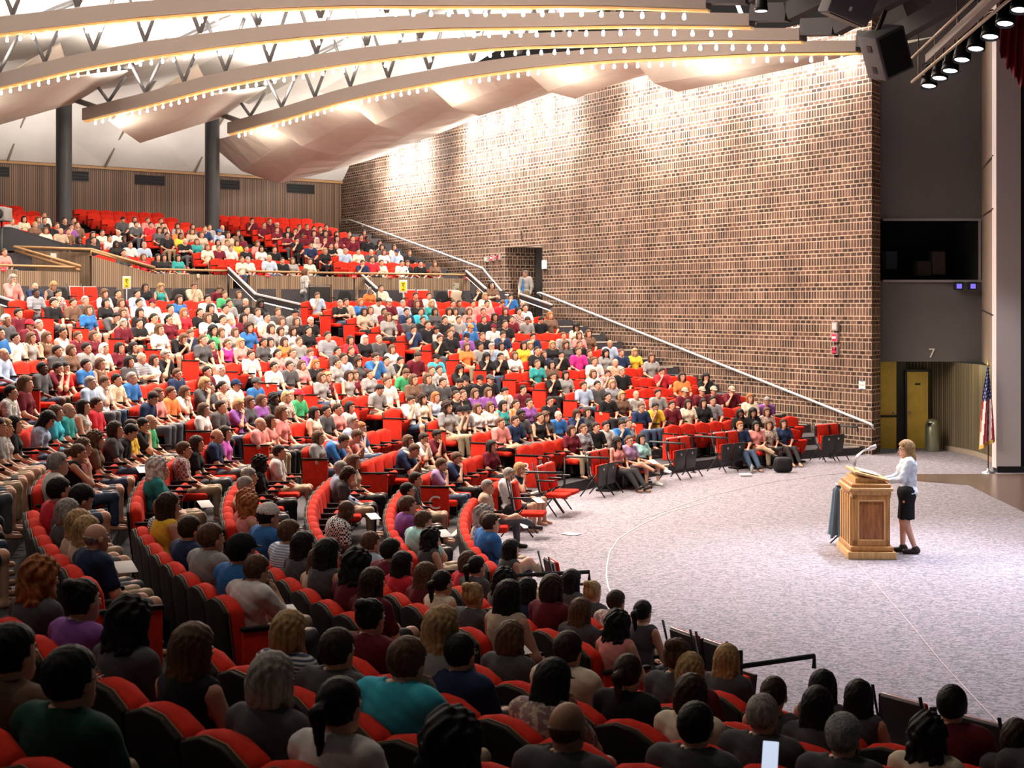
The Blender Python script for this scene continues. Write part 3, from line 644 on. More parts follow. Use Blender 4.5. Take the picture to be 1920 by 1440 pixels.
for k, (u, v0, v1, D) in enumerate(((1722, 65, 148, 27.2), (1753, 55, 115, 26.4), (1795, 0, 80, 25.2), (1834, -20, 50, 24))):
    m = MB(); m.tube([P(u, v0, D), P(u, v1, D)], .012, n=6); m.build('hanging_rod', PIPE, label='thin hanging rod of the stage lighting, number %s from the left' % ['one', 'two', 'three', 'four'][k], cat='rod', group='hanging rods')
CAN = MB().lathe([(0, .20), (.05, .2), (.09, .15), (.115, .05), (.125, -.10), (.13, -.16), (.115, -.16), (.1, -.12)], n=18).mesh('housing', mat('can_black', (.02, .02, .022), .25, .4))
LENS = MB().lathe([(0, -.13), (.05, -.135), (.108, -.13)], n=18).mesh('lens', mat('lens_glow', (.9, .93, 1), emit=16, ecol=(.85, .9, 1)))
SP = []
for k, (u, v) in enumerate(((1743, 149), (1763, 134), (1783, 120), (1805, 99), (1831, 78), (1858, 55), (1886, 30), (1913, 4))):
    D = 27.0-.55*k; p = P(u, v-4, D); t = empty('spotlight', p, label='black spotlight, %s along the stage lighting pipe from left' % ['first', 'second', 'third', 'fourth', 'fifth', 'sixth', 'seventh', 'eighth'][k], cat='spotlight', group='row of stage spotlights'); t.rotation_euler = (-.22, .15, 0)
    link('housing', CAN, t, Matrix.Scale(1.15, 4)); link('lens', LENS, t, Matrix.Scale(1.15, 4))
    m = MB(); m.tube([(-.14, 0, 0), (-.14, 0, .22), (0, 0, .3), (.14, 0, .22), (.14, 0, 0)], .014, n=5); m.build('yoke', DARK, t); SP.append(p)
p = P(1427, 5, 28.5); t = empty('spotlight', p, label='spotlight glowing among dark beams at the top edge', cat='spotlight', group='row of stage spotlights')
link('housing', CAN, t); link('lens', LENS, t, Matrix.Scale(1.2, 4))
# ------------------------------------------------------------------ floor marks
m = MB(); L = [G(*q) for q in ((1330, 940), (1248, 962), (1200, 985), (1160, 1010), (1143, 1035), (1138, 1060), (1137, 1080), (1140, 1100), (1150, 1122), (1158, 1140))]
for a, b in zip(L, L[1:]): m.bar(a+Vector((0, 0, .004)), b+Vector((0, 0, .004)), .02, .004)
m.build('floor_tape', mat('chalk', (.50, .48, .48)), label='curved whitish line on the carpet before the front seats', cat='line')
m = MB(); L = [G(*q) for q in ((1606, 1056), (1693, 1154), (1768, 1245), (1809, 1290), (1894, 1380))]
for a, b in zip(L, L[1:]): m.bar(a+Vector((0, 0, .004)), b+Vector((0, 0, .004)), .012, .004)
m.build('floor_tape', mat('pinktape', (.42, .33, .34)), label='thin pinkish line on the carpet running from the lectern', cat='line')
m = MB(); L = [G(*q) for q in ((1200, 975), (1330, 930), (1440, 905), (1560, 889), (1640, 887))]
for a, b in zip(L, L[1:]): m.bar(a+Vector((0, 0, .004)), b+Vector((0, 0, .004)), .02, .004)
m.build('floor_tape', mat('greytape', (.4, .37, .38)), label='faint grey line across the carpet towards the lectern', cat='line')
# ------------------------------------------------------------------ auditorium seats
SW = .53
def backfn(x, y, z):                      # crown the top, recline a little
    return (x, y-.10*(z+.24)-.03*max(0, (z-.05))*0, z-(.9*x*x*(1 if z > 0 else .3)))
def seat_parts(lo=False, open_=True):
    P_ = {}
    n = 1 if lo else 3
    m = MB(); m.rbox((0, .055, .55), (.522, .125, .48), .055 if not lo else .03, fn=backfn, n=max(2, n)); P_['backrest'] = (m, RED)
    m = MB(); m.rbox((0, -.022, .53), (.51, .03, .48), .012, fn=backfn, n=max(2, n)); P_['back_shell'] = (m, SHELL)
    if not lo: m = MB(); m.rbox((0, -.004, .535), (.514, .006, .486), .003, fn=backfn, n=3); P_['shell_rim'] = (m, RIM)
    m = MB()
    if open_: m.rbox((0, .33, .34), (.47, .44, .10), .04, n=1)
    else: m.rbox((0, 0, 0), (.46, .36, .09), .04, n=1, M=Matrix.Translation((0, .235, .38)) @ Matrix.Rotation(R_(68), 4, 'X'))
    P_['seat_cushion'] = (m, RED)
    m = MB(); m.box((0, .12, .2), (.06, .3, .40)); m.box((0, .15, .02), (.34, .3, .04)); m.box((0, .10, .36), (.46, .26, .04)); P_['pedestal'] = (m, DARK)
    for s in (-1, 1):
        m = MB(); m.rbox((s*.243, .25, .55), (.035, .36, .035), .012, n=1)
        if not lo: m.box((s*.243, .12, .44), (.025, .08, .22))
        P_['armrest%d' % s] = (m, SHELL)
    return P_
def make_seat(open_, lab):
    t = empty('auditorium_seat', label=lab, cat='seat')
    for k, (m, mt) in seat_parts(False, open_).items():
        m.build(k.rstrip('-1') if k.startswith('armrest') else k, mt, t)
    return t
def lomesh(open_):
    V = []; Fc = []; MI = []; n = 0
    for k, (m, mt) in seat_parts(True, open_).items():
        V += m.v; Fc += [tuple(i+n for i in f) for f in m.f]; MI += [{'backrest': 0, 'seat_cushion': 0}.get(k, 1)]*len(m.f); n = len(V)
    return np.array(V, float), Fc, MI
def seatM(R0, a, z):
    p = pol(R0, a, z); d = Vector((-cos(R_(a)), -sin(R_(a)))); rz = math.atan2(d.y, d.x)-pi/2
    return Matrix.Translation(p) @ Matrix.Rotation(rz, 4, 'Z')
R1BLK = [(126.9, 135.0, BLK[0][2]), (144.4, 151.4, BLK[1][2]), (164.6, 168.6, BLK[2][2]), (172.3, 193.0, BLK[3][2]), (197, 204.5, BLK[4][2]), (218, 225.5, BLK[5][2])]
SEATS = []                                 # dict(row, blk, idx, n, a, R, z, up)
def addrow(row, R0, z, blks, up):
    for bi, b in enumerate(blks):
        a0 = b[0]; a1 = b[1]
        if bi == 0 and row > 1 and not up: a0 = 123.9
        arc = (a1-a0)*pi/180*R0; n = int(arc/SW); pad = (arc-n*SW)
        for j in range(n):                 # aligned to the greater-angle end (the near-left end of a block)
            a = a1-(j+.5)*SW/R0*180/pi
            SEATS.append(dict(row=row, blk=bi, idx=j, n=n, a=a, R=R0, z=z, up=up, bn=(b[2] if len(b) > 2 else ''), who=None))
addrow(1, Rr(1), 0, R1BLK, False)
for i in range(2, 16): addrow(i, Rr(i), flr(i), BLK, False)
UBLK = [(122.4, 127.9, 'of the balcony by the brick wall'), (130.0, 134.9, 'of the balcony between the two columns'), (137.0, 143.5, 'of the balcony left of the left column'), (146.5, 157, 'of the far left balcony')]
for k in range(0, 11): addrow(k, Ru(k), flru(k), UBLK, True)
ORD = ['first', 'second', 'third', 'fourth', 'fifth', 'sixth', 'seventh', 'eighth', 'ninth', 'tenth', 'eleventh', 'twelfth', 'thirteenth', 'fourteenth', 'fifteenth', 'sixteenth', 'seventeenth', 'eighteenth', 'nineteenth', 'twentieth']
def ordw(i):
    if i < 20: return ORD[i]
    return {2: 'twenty', 3: 'thirty'}.get((i+1)//10, 'forty')+'-'+(ORD[(i+1) % 10-1] if (i+1) % 10 else 'th')
def where(s): return '%s from left aisle, %s %s' % (ordw(s['idx']), ordw(s['row']-(0 if s['up'] else 1))+' row', s['bn'])
def proj(p): return (960+F*p.x/p.y, YH-F*(p.z-H)/p.y) if p.y > .3 else (-9999, -9999)
def bad(s):
    p = pol(s['R'], s['a'], s['z']+.75); u = proj(p)[0]
    if not s['up']: return False
    return (u < 145 and 44.6 < p.y < 48.4) or (100 < u < 178 and p.y < 45) or ((p-pol(46.2, 129.7, p.z)).length < .75) or ((p-pol(46.2, 137.1, p.z)).length < .75)
SEATS = [s for s in SEATS if not bad(s)]
for s in SEATS:
    p = pol(s['R'], s['a'], s['z']+.75); s['p'] = p; s['uv'] = proj(p)
    s['vis'] = p.y > 1.6 and -60 < s['uv'][0] < 1975 and -20 < s['uv'][1] < 1500
# heads read off the photograph: crop origin and scale, then x,y,code (hair style, hair colour, top colour, pose, then skin / extras)
CR = [
('U', 0, 380, 6, """500,145,sbw0 360,195,lkJ0 140,215,sbg0 500,245,pdk0 545,205,lbG0 400,270,pyz0 650,265,sbk0 520,330,lbc0 680,340,sdz0 690,392,xdh0 730,205,skk0 835,205,sdz0 855,255,sdz0 805,300,sdu1 1335,215,skG5 1490,230,lbw0 1640,230,sbp0 1810,265,slh0 1510,290,skG0 1370,345,xbw0 1155,345,pdc0 1050,370,ldk0 1055,430,pdk0 860,425,lkk0d 1240,440,pdw0g 1710,290,skw0 1700,330,skr0 1865,350,ldG0 1390,500,lkk0d 1565,500,skk0d 1395,570,pkG0 1560,560,skw0 1735,505,skk0m 1725,560,skn0m 1885,590,sgs0g 1780,640,lbr0 1830,700,ldk0 70,560,sgh0 190,640,pbp0 295,570,sbG0 350,635,xgb0g 545,655,byt0"""),
('U', 280, 380, 6, """1165,235,skm1 1295,270,sbm0 1355,220,sbm0 1455,290,skm0^h 1565,310,lkk0 1690,305,sbm1 1855,300,skm0 1620,365,pdm1 1440,350,pdm3 1555,400,lkm3g 1725,390,skm0d 320,285,ldg0 325,355,lbo0 490,310,bdz0 485,345,lbh0 625,300,sbn0g 610,365,lbh0 780,290,sbg0 790,355,sks0^b 945,320,xdk0 950,370,ldh0 1105,380,ldz0 180,355,ldG0 240,430,bky0m 405,440,xgk3p 530,480,bbt0 825,490,bkc0 965,495,ldy0 1210,460,skm0d 775,560,bbc0 880,545,sbw0 920,570,sbw0 785,610,sbm0 985,665,sgw0p 1080,680,pbc0 1095,570,pdk0 1245,555,lbp0 1390,545,lbp0 1380,600,bkw0 1440,630,xgS0 1560,610,sdk0 1600,560,skk1 1615,670,lbg0 1720,590,sdn0 1745,645,byk0 1500,715,sdk0 495,680,sdk0 275,640,bdG0 270,700,lkt0 145,700,lkk0 1895,500,bwF3"""),
('U', 560, 380, 6, """375,505,xww0 395,565,skk3g 540,595,sgs0 685,600,pkc0 830,610,skr0 750,690,sdn1 920,690,pkc0 935,585,xbG0 915,480,bdk1 1095,580,lbc0 1090,525,lkG0 1240,570,sbg0 1245,635,sks0^n 1095,630,lbw0 1200,690,skw0 1225,740,lbk0 1370,690,bbk0 1360,760,skk0 1535,750,lbz0 265,745,bbc0 320,290,skm0 305,350,ldm0 300,415,pkm1 430,360,bdm0 435,410,lkm0 570,360,skm0 610,410,skm0 745,355,bkm0 705,405,skm0 835,410,skk0d 175,300,skk0 175,350,bdm0 15,295,sbm0"""),
('M', 840, 480, 6, """440,500,lyc0 580,530,sbr5 710,510,skb1 775,590,pkw0 895,560,xdk0 105,590,pkG0 270,590,skp0 60,700,ldc0 180,665,bbp0 370,680,pdr0 530,695,bkk0m 660,670,bdk0 830,650,skL0 880,740,sdg5 720,740,sdm0 575,760,sdk0 1035,735,skk5 1130,670,brz0 410,750,sbk0 240,740,sbb1 520,840,skw0^m 125,815,sdg0 50,840,sdk0 275,840,skb0^o 395,910,sbk0 590,890,sdn1 215,945,sku0^k 960,945,skn1 1015,1020,pdk0 875,1030,lky0 1205,1040,lyk0 1305,920,sbg0 1415,875,ckc0^k 1480,940,lbp0 1550,880,bbz0 1330,1020,cbG0 1485,1000,sbk0 1475,1080,sbM0 1600,1105,sbG0 1780,1100,ckg0 1860,1030,xks0m 375,1050,skg0m 225,1070,lbo4 545,1050,lkc0m 690,1030,lys0 495,1150,sgs1 660,1140,bbw0 1085,1120,sbn0 1280,1130,skk1g 1020,1220,pbt0g 1205,1260,lkz0 1655,1190,sbw0g 1855,1210,xbO0 220,1330,ckk1 360,1320,pkk1 1640,1350,bbw0 1800,1330,sdL1 1330,1385,lkg0 1190,1380,pdk1"""),
('M', 860, 480, 4, """1225,740,sbn0 1325,735,lyy0 1450,735,lbg0 1530,880,skr1 1680,900,bdo0 1840,910,lkk1 1230,870,sgk0 1160,985,byB0 1045,980,skG0 945,990,sds0 1185,1080,byz0g 1280,1060,xbP0g 1500,1040,skg0g 1700,1040,skm0^h 1835,1050,skm0^h 1475,1150,sky1m 1605,1130,skm0 1725,1140,ldc0 1840,1130,lkk0 1080,1160,skk0 1355,1260,sbn0g 1325,1310,skb1 1040,1310,sdk0 1110,1310,skw0 960,1340,pbB0 890,1330,bdm0 1280,1410,pbg0 1380,1410,lkw0 1455,1400,bdk0 730,1220,pdk0 650,1240,cbG0 735,1230,xgb0p 520,1150,pdu0 400,1160,pdo0 320,1170,lkt0 450,1240,sdn0 325,1300,sbp4 890,1210,ldn1 970,1220,bdG0 710,1110,pkk0g 550,1040,skm0 475,1040,skG0d 350,1050,skw1 150,1150,bbw0 130,1060,lbu0 40,1080,pbk0 55,980,skk0^k 165,980,skk0^k 40,1180,skg1^k"""),
('M', 1200, 640, 4, """555,395,skm0^h 550,450,skB0 700,390,skm1^h 860,430,brc0 1025,450,sgu5 755,560,lkk0d 850,540,ckk0m 955,560,lbF0 755,640,srn1%6 875,665,lkp0%4 970,640,lbF0%4 1080,630,bdn3%6"""),
('M', 900, 740, 4, """1030,420,ckp0m%6 1125,375,pbv3g%4 1215,370,lkA0%4 1300,345,bdz0%0 185,410,skG0d 130,450,lkm0 300,610,lyn1 210,650,sgw1 95,800,sgh0%4 85,930,sdb0%4"""),
('M', 460, 700, 4, """620,60,lym0 810,40,lbm0 940,50,pdg0 1075,60,sbw0 1185,40,sbe5 1270,30,bbz0 1375,30,bbG0 1460,10,sdP0 1655,20,ckk1 1500,100,sdG0 1645,90,skk5 1770,80,skk0^G 110,80,skw0g 210,90,skb0^G 345,180,ske0^r 230,230,byF0 285,210,bbp0 110,250,ckk0d 30,260,lbu0 1640,200,pdk0 1735,175,lbu0 990,140,skg5 1245,220,sdw1 1335,220,cdc0 1420,220,lrs0 1530,230,cdg0 1650,300,skg1^k 1760,270,bbw0 530,360,lkc0 610,330,skG0 700,340,pdp0 790,310,lkw0 860,280,sgs0 730,430,sbp2 630,480,sdb2 530,510,bbg0 870,430,srb1 70,410,xgp3 200,420,bdp0 1340,510,sdw1 1440,530,skm1m 1170,570,sbn2 1240,590,bbg0 1470,700,sbv1 1585,690,sbn1 270,650,sdw0 130,700,ckk0d 45,850,sgc0 725,730,sgs0g 830,700,bbh0 720,830,bdG5 600,940,bkt0 690,1020,xkK5d 205,1080,skb0^w 90,1090,crp0 360,1210,sbS0 470,1170,sdG0 1230,890,skG0g 1290,900,sdG0 1240,1000,sbu0 1330,1060,sbA1 1830,990,cgP0 1840,1110,sbb0 960,1280,sbs0 860,1240,ckm0 1130,1350,skm0g 580,1330,lkG0 1500,1300,lyg0 1620,1300,ckk0"""),
('M', 0, 700, 4, """95,150,skP0g 220,30,lbm0 690,90,sgs0g 770,90,sbw1 860,70,skJ0 1000,50,sgb0g 1340,50,sbn0g 1540,50,byG1 1575,170,skG0g 1665,150,pkF0 1770,110,skw0^n 740,240,sdr0 640,290,bkP0 525,310,xgt0g 430,340,bbq0 300,450,lks5 120,420,lkk0 50,460,lyP0 1105,210,sdn5g 1360,220,bbw1 1180,330,bbp0 1110,400,xbe0g 1270,280,sbo0 1540,310,bbw0 1680,290,sdG0 1785,280,byu1 1860,280,lbG0 880,430,bdG0 1000,430,sdy0 1070,450,skk1g 920,480,skk5 1395,580,sbL0 1490,560,ldk0 1640,480,xdn0 1700,470,bdV0 450,700,sgw0 580,600,pbk1 640,580,bbp0 730,540,cbz0 1210,700,cwt0 470,890,skr0 600,1000,skG5 530,1070,bgG0 620,1190,lyh0 680,1230,lyh0 740,1280,xgn0g 1220,880,pdG0 1250,960,ldy0 1250,1070,srB0g 1450,1180,sdn0 1600,1240,sbg0 1850,1270,skb0^k 1860,850,sgc0 180,1370,xbq0 1900,1050,crp0"""),
('M', 0, 360, 4, """270,790,skB0d 440,810,pkL1 550,820,sgG0 555,870,sdz0 670,890,bbb0 790,820,cbw0 890,800,skk0 800,890,bkk0 915,890,bbp0 1035,800,sks0 1050,870,skw0 1150,850,skw0^m 1285,880,skc0 1350,810,ldb0 1545,800,skw0 1690,800,sbe0 1795,820,bbG0 1500,880,lkk0 1615,880,skc0 1725,880,sdg0 1855,890,skg0g 1905,830,xkk0 50,960,swG0mg 200,950,skm0 275,920,skk0 230,1020,skm0^r 300,1030,sgg0 60,1050,skb0 815,970,skG2 925,970,lbn0 1055,960,lkk0 1155,950,pkc0 1265,960,pkm0g 1385,930,lrr0 1505,920,pkk0 1600,940,bbw0 1745,960,skw0 1815,950,lkm0 535,1060,pkw0m 125,1100,skw0 255,1120,lbg0 380,1110,lbz0 660,1090,sbm0 720,1100,bbm0 870,1090,sgm0 1050,1020,skk3 1170,1030,lbw0 1300,1110,bbk2 1420,1090,sbn1 1530,1110,pbG0 1605,1040,cke0 1665,1090,lbg0 1715,1000,sgu0 1830,1020,cdb0 1770,1090,bbg0 1580,1180,pkm0 1715,1170,pbM0g 1795,1170,lyp0 1890,1230,sdw0 55,1230,xgs0g 440,1220,skG0 500,1210,bbz0 570,1180,skg0 790,1190,bwc0 905,1210,lkm0 1010,1190,lkk0 1160,1190,sgk1 1070,1250,xgB3 980,1290,lkG0 1165,1290,bdw0 335,1350,skG0d 480,1340,skr1 570,1320,skm1 675,1330,skb0 780,1330,bbz0g 1650,1350,skm0 1770,1360,sww0g"""),
('M', 440, 360, 4, """180,920,sbs0 280,940,skc0 235,870,ckk0d 330,850,skk0^kd 500,910,sbG0 470,960,skg5 600,980,swk0g 390,1010,bbP0 480,1020,bbk0 280,1030,ldg0 350,1090,ldw0 440,1090,cdw0 560,1070,pkk0 700,1070,sdB0 645,800,sbs1 745,830,sdh0 800,860,sgk3 865,830,brb0 935,890,bbP0 1070,820,skw5 1160,830,skm0^c 985,930,bkh0m 1105,930,pkm0m 1255,860,sgs0g 1350,880,bbk0 1310,910,skn0 1210,940,lbg0 1410,940,skq0 1480,890,byt0 1460,840,sdw0 1360,810,skm0 1545,930,lkG0m 1670,880,pkG0m 1780,890,skp0 1640,950,ldc0 1190,1000,skm0^h 1290,990,skG0 1365,980,sdk0g 1500,990,sdk0 1580,980,skk0g 985,1130,lwk0 890,1150,ldr0 1095,1120,sgG0 1365,1060,sdn1 1500,1060,skw5 1620,1040,sbk0 1550,1110,sdk1 1345,1210,sdm5 1180,1210,lbw0 1060,1240,sdb1 880,1220,sbk0 780,1200,skG0 760,1250,sds0g 570,1230,sbu1 490,1150,sbg0 375,1170,ldo0 245,1160,pkG0m 150,1140,lkw0 440,1220,pbg0 310,1270,pkp0 500,1320,bbp0 600,1320,brk0 420,1320,sdG0g 790,1320,pdg0 930,1320,cdG0 1125,1300,skg0g 1245,1290,skk1g 1550,1280,skq0^k 1540,1360,sbP0 690,1400,bbg0 880,1400,ldg0"""),
('M', 0, 1000, 3.254, """210,420,crG0@100 530,430,puu@92 820,640,ckG0@92 1180,740,lbk0@96 1560,220,sbw1@68 470,900,skD0g@150 110,850,skz0@145 1690,1370,bgG0@120 1790,730,byB0@80"""),
('M', 560, 1000, 3.254, """100,110,lkG0@58 160,270,lbh0@60 470,310,ldm0@60 460,520,ukm0@74 650,780,sbq1@100 260,870,sdG0@68 980,760,skn0g@80 280,1150,pkw0@115 960,1300,ckG0@105 1660,1340,xdG0m@120 790,280,lbm0@62 650,240,lkr0@56 890,360,pkc0@62 1080,390,uyG0@60 1050,260,bbr0@50 1270,330,ckG0@56 1430,400,lkn0@55 950,140,ckG0@52 1040,180,pkG0@50 1420,220,lkG0@50 1540,240,lkh0@54 1630,290,bdm0@52 1730,320,lkG0@54 1840,380,uyG0@48 1750,520,lbG0@60 1310,790,bbG0@60 1540,900,lkF1^k@78 1660,720,sdc0@80"""),
('M', 1100, 1000, 2.3415, """175,330,sdF0@45 260,400,pkG0g@45 290,540,ckp0@66 200,620,pdk0@66 465,700,bym0@68 590,650,lyG0@60 775,650,ubG0@56 1080,690,lkG0@60 1700,770,skm0@62 830,820,pdG0@60 490,900,skG0@88 960,930,sgG0@82 1020,870,lkG0@80 1200,850,lkG0@76 1500,890,ckc0@80 1890,960,bdG0@66 1160,1010,sgG0^g@80 1910,860,skG0@56 720,860,bdc0@76"""),
]
import re
def parse():
    out = []
    for kind, x0, y0, s, txt in CR:
        for tok in txt.split():
            x, y, c = tok.split(',', 2); m_ = re.match(r'(.)(.)(.)(\d?)(.*)', c); st, hc, sh, po, ex = m_.groups()
            if c.startswith('puu'): st, hc, sh, po, ex = 'u', 'k', 'u', '0', c[3:]
            hp = None; hat = None; lg = None
            k = re.search(r'@(\d+)', ex)
            if k: hp = int(k.group(1)); ex = ex.replace(k.group(0), '')
            k = re.search(r'\^(.)', ex)
            if k: hat = k.group(1); ex = ex.replace(k.group(0), '')
            k = re.search(r'%(.)', ex)
            if k: lg = k.group(1); ex = ex.replace(k.group(0), '')
            out.append(dict(kind=kind, u=x0+float(x)/s, v=y0+float(y)/s, st=st, hc=hc, sh=sh, po=int(po or 0), hp=hp, hat=hat, front=lg, glass='g' in ex, skin='d' if 'd' in ex else 'm' if 'm' in ex else 'p' if 'p' in ex else ''))
    return out
PPL = parse()
def rayhits(u, Rad):                       # depths where the vertical plane of column u crosses a circle about the centre
    k = (u-960)/F; A_ = 1+k*k; B_ = -2*(k*CX+CY); C_ = CX*CX+CY*CY-Rad*Rad; dd = B_*B_-4*A_*C_
    return [] if dd < 0 else [(-B_-math.sqrt(dd))/2/A_, (-B_+math.sqrt(dd))/2/A_]
byrow = {}
for s in SEATS: byrow.setdefault((s['up'], s['row']), []).append(s)
def assign(p):
    best = None
    HH = {0: .97, 1: .95, 2: .85, 3: .97, 4: .97, 5: .94}[p['po']]
    for (up, row), L in byrow.items():
        if up != (p['kind'] == 'U'): continue
        if (p['front'] is not None) != (row == 1) and not (row == 1 and p['v'] > 860): continue
        R0 = L[0]['R']; z = L[0]['z']
        for D in rayhits(p['u'], R0-.24):
            if D < 3: continue
            q = P(p['u'], p['v'], D); ez = (q.z-z-HH)/.10; c = ez*ez
            if p['hp']: c += (math.log(D*p['hp']/716)/.10)**2
            if best is not None and c > best[0]+3: continue
            a = math.degrees(math.atan2(q.y-CY, q.x-CX)) % 360
            for s in L:
                if s['who'] is not None: continue
                ds = abs(s['a']-a)*pi/180*R0
                if ds > 1.2: continue
                cc = c+max(0, ds-.14)**2*16
                if best is None or cc < best[0]: best = (cc, s, a, q, D)
    return best
PPL.sort(key=lambda p: (p['hp'] is None, -p['v']))
dropped = []
for p in PPL:
    b_ = assign(p)
    if b_ is None or b_[0] > 30: dropped.append((round(p['u']), round(p['v']), p['kind'], b_ and round(b_[0], 1))); continue
    c, s, a, q, D = b_; s['who'] = p; p['seat'] = s
    ds = (a-s['a'])*pi/180*s['R']; lim = .15 if D > 12 else .22; ds = max(-lim, min(lim, ds)); p['a'] = s['a']+ds/s['R']*180/pi
    p['D'] = q.y; p['sc'] = max(.90, min(1.0, .945*(q.z-s['z'])/.98))
print('people', len(PPL), 'dropped', len(dropped), dropped[:40])

for s in SEATS:                            # neighbours whose knees reach into the view at the left edge
    if not s['up'] and s['row'] == 7 and 183 < s['a'] < 203 and s['who'] is None and s['uv'][0] < 0:
        s['who'] = p = dict(kind='M', u=s['uv'][0], v=s['uv'][1], st='s', hc='d', sh='gkhnm'[s['idx'] % 5], po=0, hp=None, hat=None, front=None, glass=False, skin='', seat=s, a=s['a'], D=s['p'].y, sc=.94); PPL.append(p)

def seats_build():
    vis = sorted([s for s in SEATS if s['vis']], key=lambda s: s['p'].y)
    # camera-facing order: nearest seats show largest
    near = vis[:299]; far = vis[299:]
    A_ = make_seat(True, 'x'); B_ = make_seat(False, 'x'); usedA = usedB = False
    for s in near:
        occ = s['who'] is not None; M = seatM(s['R'], s['a'], s['z'])
        lab = ('occupied' if occ else 'empty')+' red seat, '+where(s)
        g = 'red fixed seats of the main floor'
        proto = A_ if occ else B_
        o = dup(proto, M, label=lab, group=g, cat='seat')
    for q in (A_, B_):
        for c in list(q.children): bpy.data.objects.remove(c)
        bpy.data.objects.remove(q)
    lo = {True: lomesh(True), False: lomesh(False)}
    for up in (False, True):
        V = []; Fc = []; MI = []; n = 0
        for s in far:
            if s['up'] != up: continue
            v, f, mi = lo[s['who'] is not None]; M = np.array(seatM(s['R'], s['a'], s['z']))
            V.append(v @ M[:3, :3].T+M[:3, 3]); Fc += [tuple(i+n for i in x) for x in f]; MI += mi; n += len(v)
        if not V: continue
        V = np.concatenate(V); me = bpy.data.meshes.new('auditorium_seats'); me.from_pydata(V.tolist(), [], Fc); me.materials.append(RED); me.materials.append(SHELL)
        me.polygons.foreach_set('material_index', MI); me.polygons.foreach_set('use_smooth', [True]*len(Fc))
        link('auditorium_seats', me, label='far rows of red seats in the balcony' if up else 'farther rows of red seats of the main floor', cat='seats', kind='stuff')
# red row-end panels with block letters
for ch, a, row in (('C', 171.55, 2), ('B', 155.9, 2)):
    M = seatM(Rr(row)-.22, a, flr(row)); t = empty('row_end_panel', label='red row end panel with white letter %s' % ch, cat='panel', group='lettered row ends'); t.matrix_world = M
    m = MB(); m.rbox((-.0, 0, .30), (.05, .46, .60), .01, n=1); m.build('panel', RED, t)
    text('letter', ch, .3, Matrix.Translation((.032, .0, .36)) @ Matrix.Rotation(pi/2, 4, 'Z') @ Matrix.Rotation(pi/2, 4, 'X'), WHITE, t)
    m = MB(); m.rbox((0, 0, .62), (.07, .48, .03), .01, n=1); m.build('cap', SHELL, t)
for bi, b in enumerate(BLK[:6]):
    for i in range(2, 16):
        if (bi, i) in ((1, 2), (2, 2)): continue
        a = b[1]+.25; p = pol(Rr(i)-.2, a, flr(i)+.4); u, v = proj(p)
        if not (-20 < u < 1940 and v < 1460 and p.y > 3): continue
        t = empty('row_end_panel', label='red end panel closing the %s row %s' % (ordw(i-1), b[2]), cat='panel', group='plain row ends'); t.matrix_world = seatM(Rr(i)-.22, a, flr(i))
        m = MB(); m.rbox((0, 0, .30), (.04, .42, .58), .01, n=1); m.build('panel', RED, t)
        m = MB(); m.rbox((0, 0, .61), (.06, .44, .03), .01, n=1); m.build('cap', SHELL, t)
# portable folding seats flanking the aisles
CHF = mat('chair_frame', (.03, .028, .03), .35, .5); CHE = mat('chair_edge', (.75, .72, .74), .35, .3); CHU = mat('chair_underside', (.03, .03, .03), .4)
def portable(M, open_, label, group):
    t = empty('folding_chair', label=label, cat='chair', group=group); t.matrix_world = M
    m = MB(); m.rbox((0, 0, .66), (.40, .05, .44), .02, n=2, fn=lambda x, y, z: (x*(1-.12*(z+.2)), y-.16*z, z)); m.build('backrest', RED, t)
    m = MB(); m.rbox((0, -.035, .66), (.42, .018, .46), .008, n=2, fn=lambda x, y, z: (x*(1-.12*(z+.2)), y-.16*z, z)); m.build('back_edge', CHE, t)
    m = MB(); m.rbox((0, -.052, .655), (.40, .012, .43), .006, n=2, fn=lambda x, y, z: (x*(1-.12*(z+.2)), y-.16*z, z)); m.build('back_panel', CHU, t)
    if open_:
        m = MB(); m.rbox((0, .25, .37), (.42, .42, .07), .03, n=2); m.build('seat', RED, t)
    else:
        m = MB(); m.rbox((0, .10, .46), (.40, .05, .34), .02, n=2); m.build('seat', RED, t)
        m = MB(); m.rbox((0, .15, .43), (.41, .03, .42), .012, n=2, fn=lambda x, y, z: (x*(1-.5*max(0, -z-.08)), y+.12*z, z)); m.build('seat_underside', CHU, t)
        m = MB(); m.box((0, .185, .54), (.04, .004, .045)); m.build('number_tag', PAPER, t)
    for s in (-1, 1):
        m = MB(); m.tube([(s*.22, -.14, .95), (s*.22, -.02, .45), (s*.23, .30, .02)], .013, n=6); m.tube([(s*.22, .12, .45), (s*.23, -.22, .02)], .013, n=6); m.build('leg', CHF, t)
        m = MB(); m.rbox((s*.235, .10 if open_ else -.02, .64 if open_ else .74), (.04, .34 if open_ else .05, .03 if open_ else .26), .012, n=1); m.build('armrest', CHF, t)
    return t
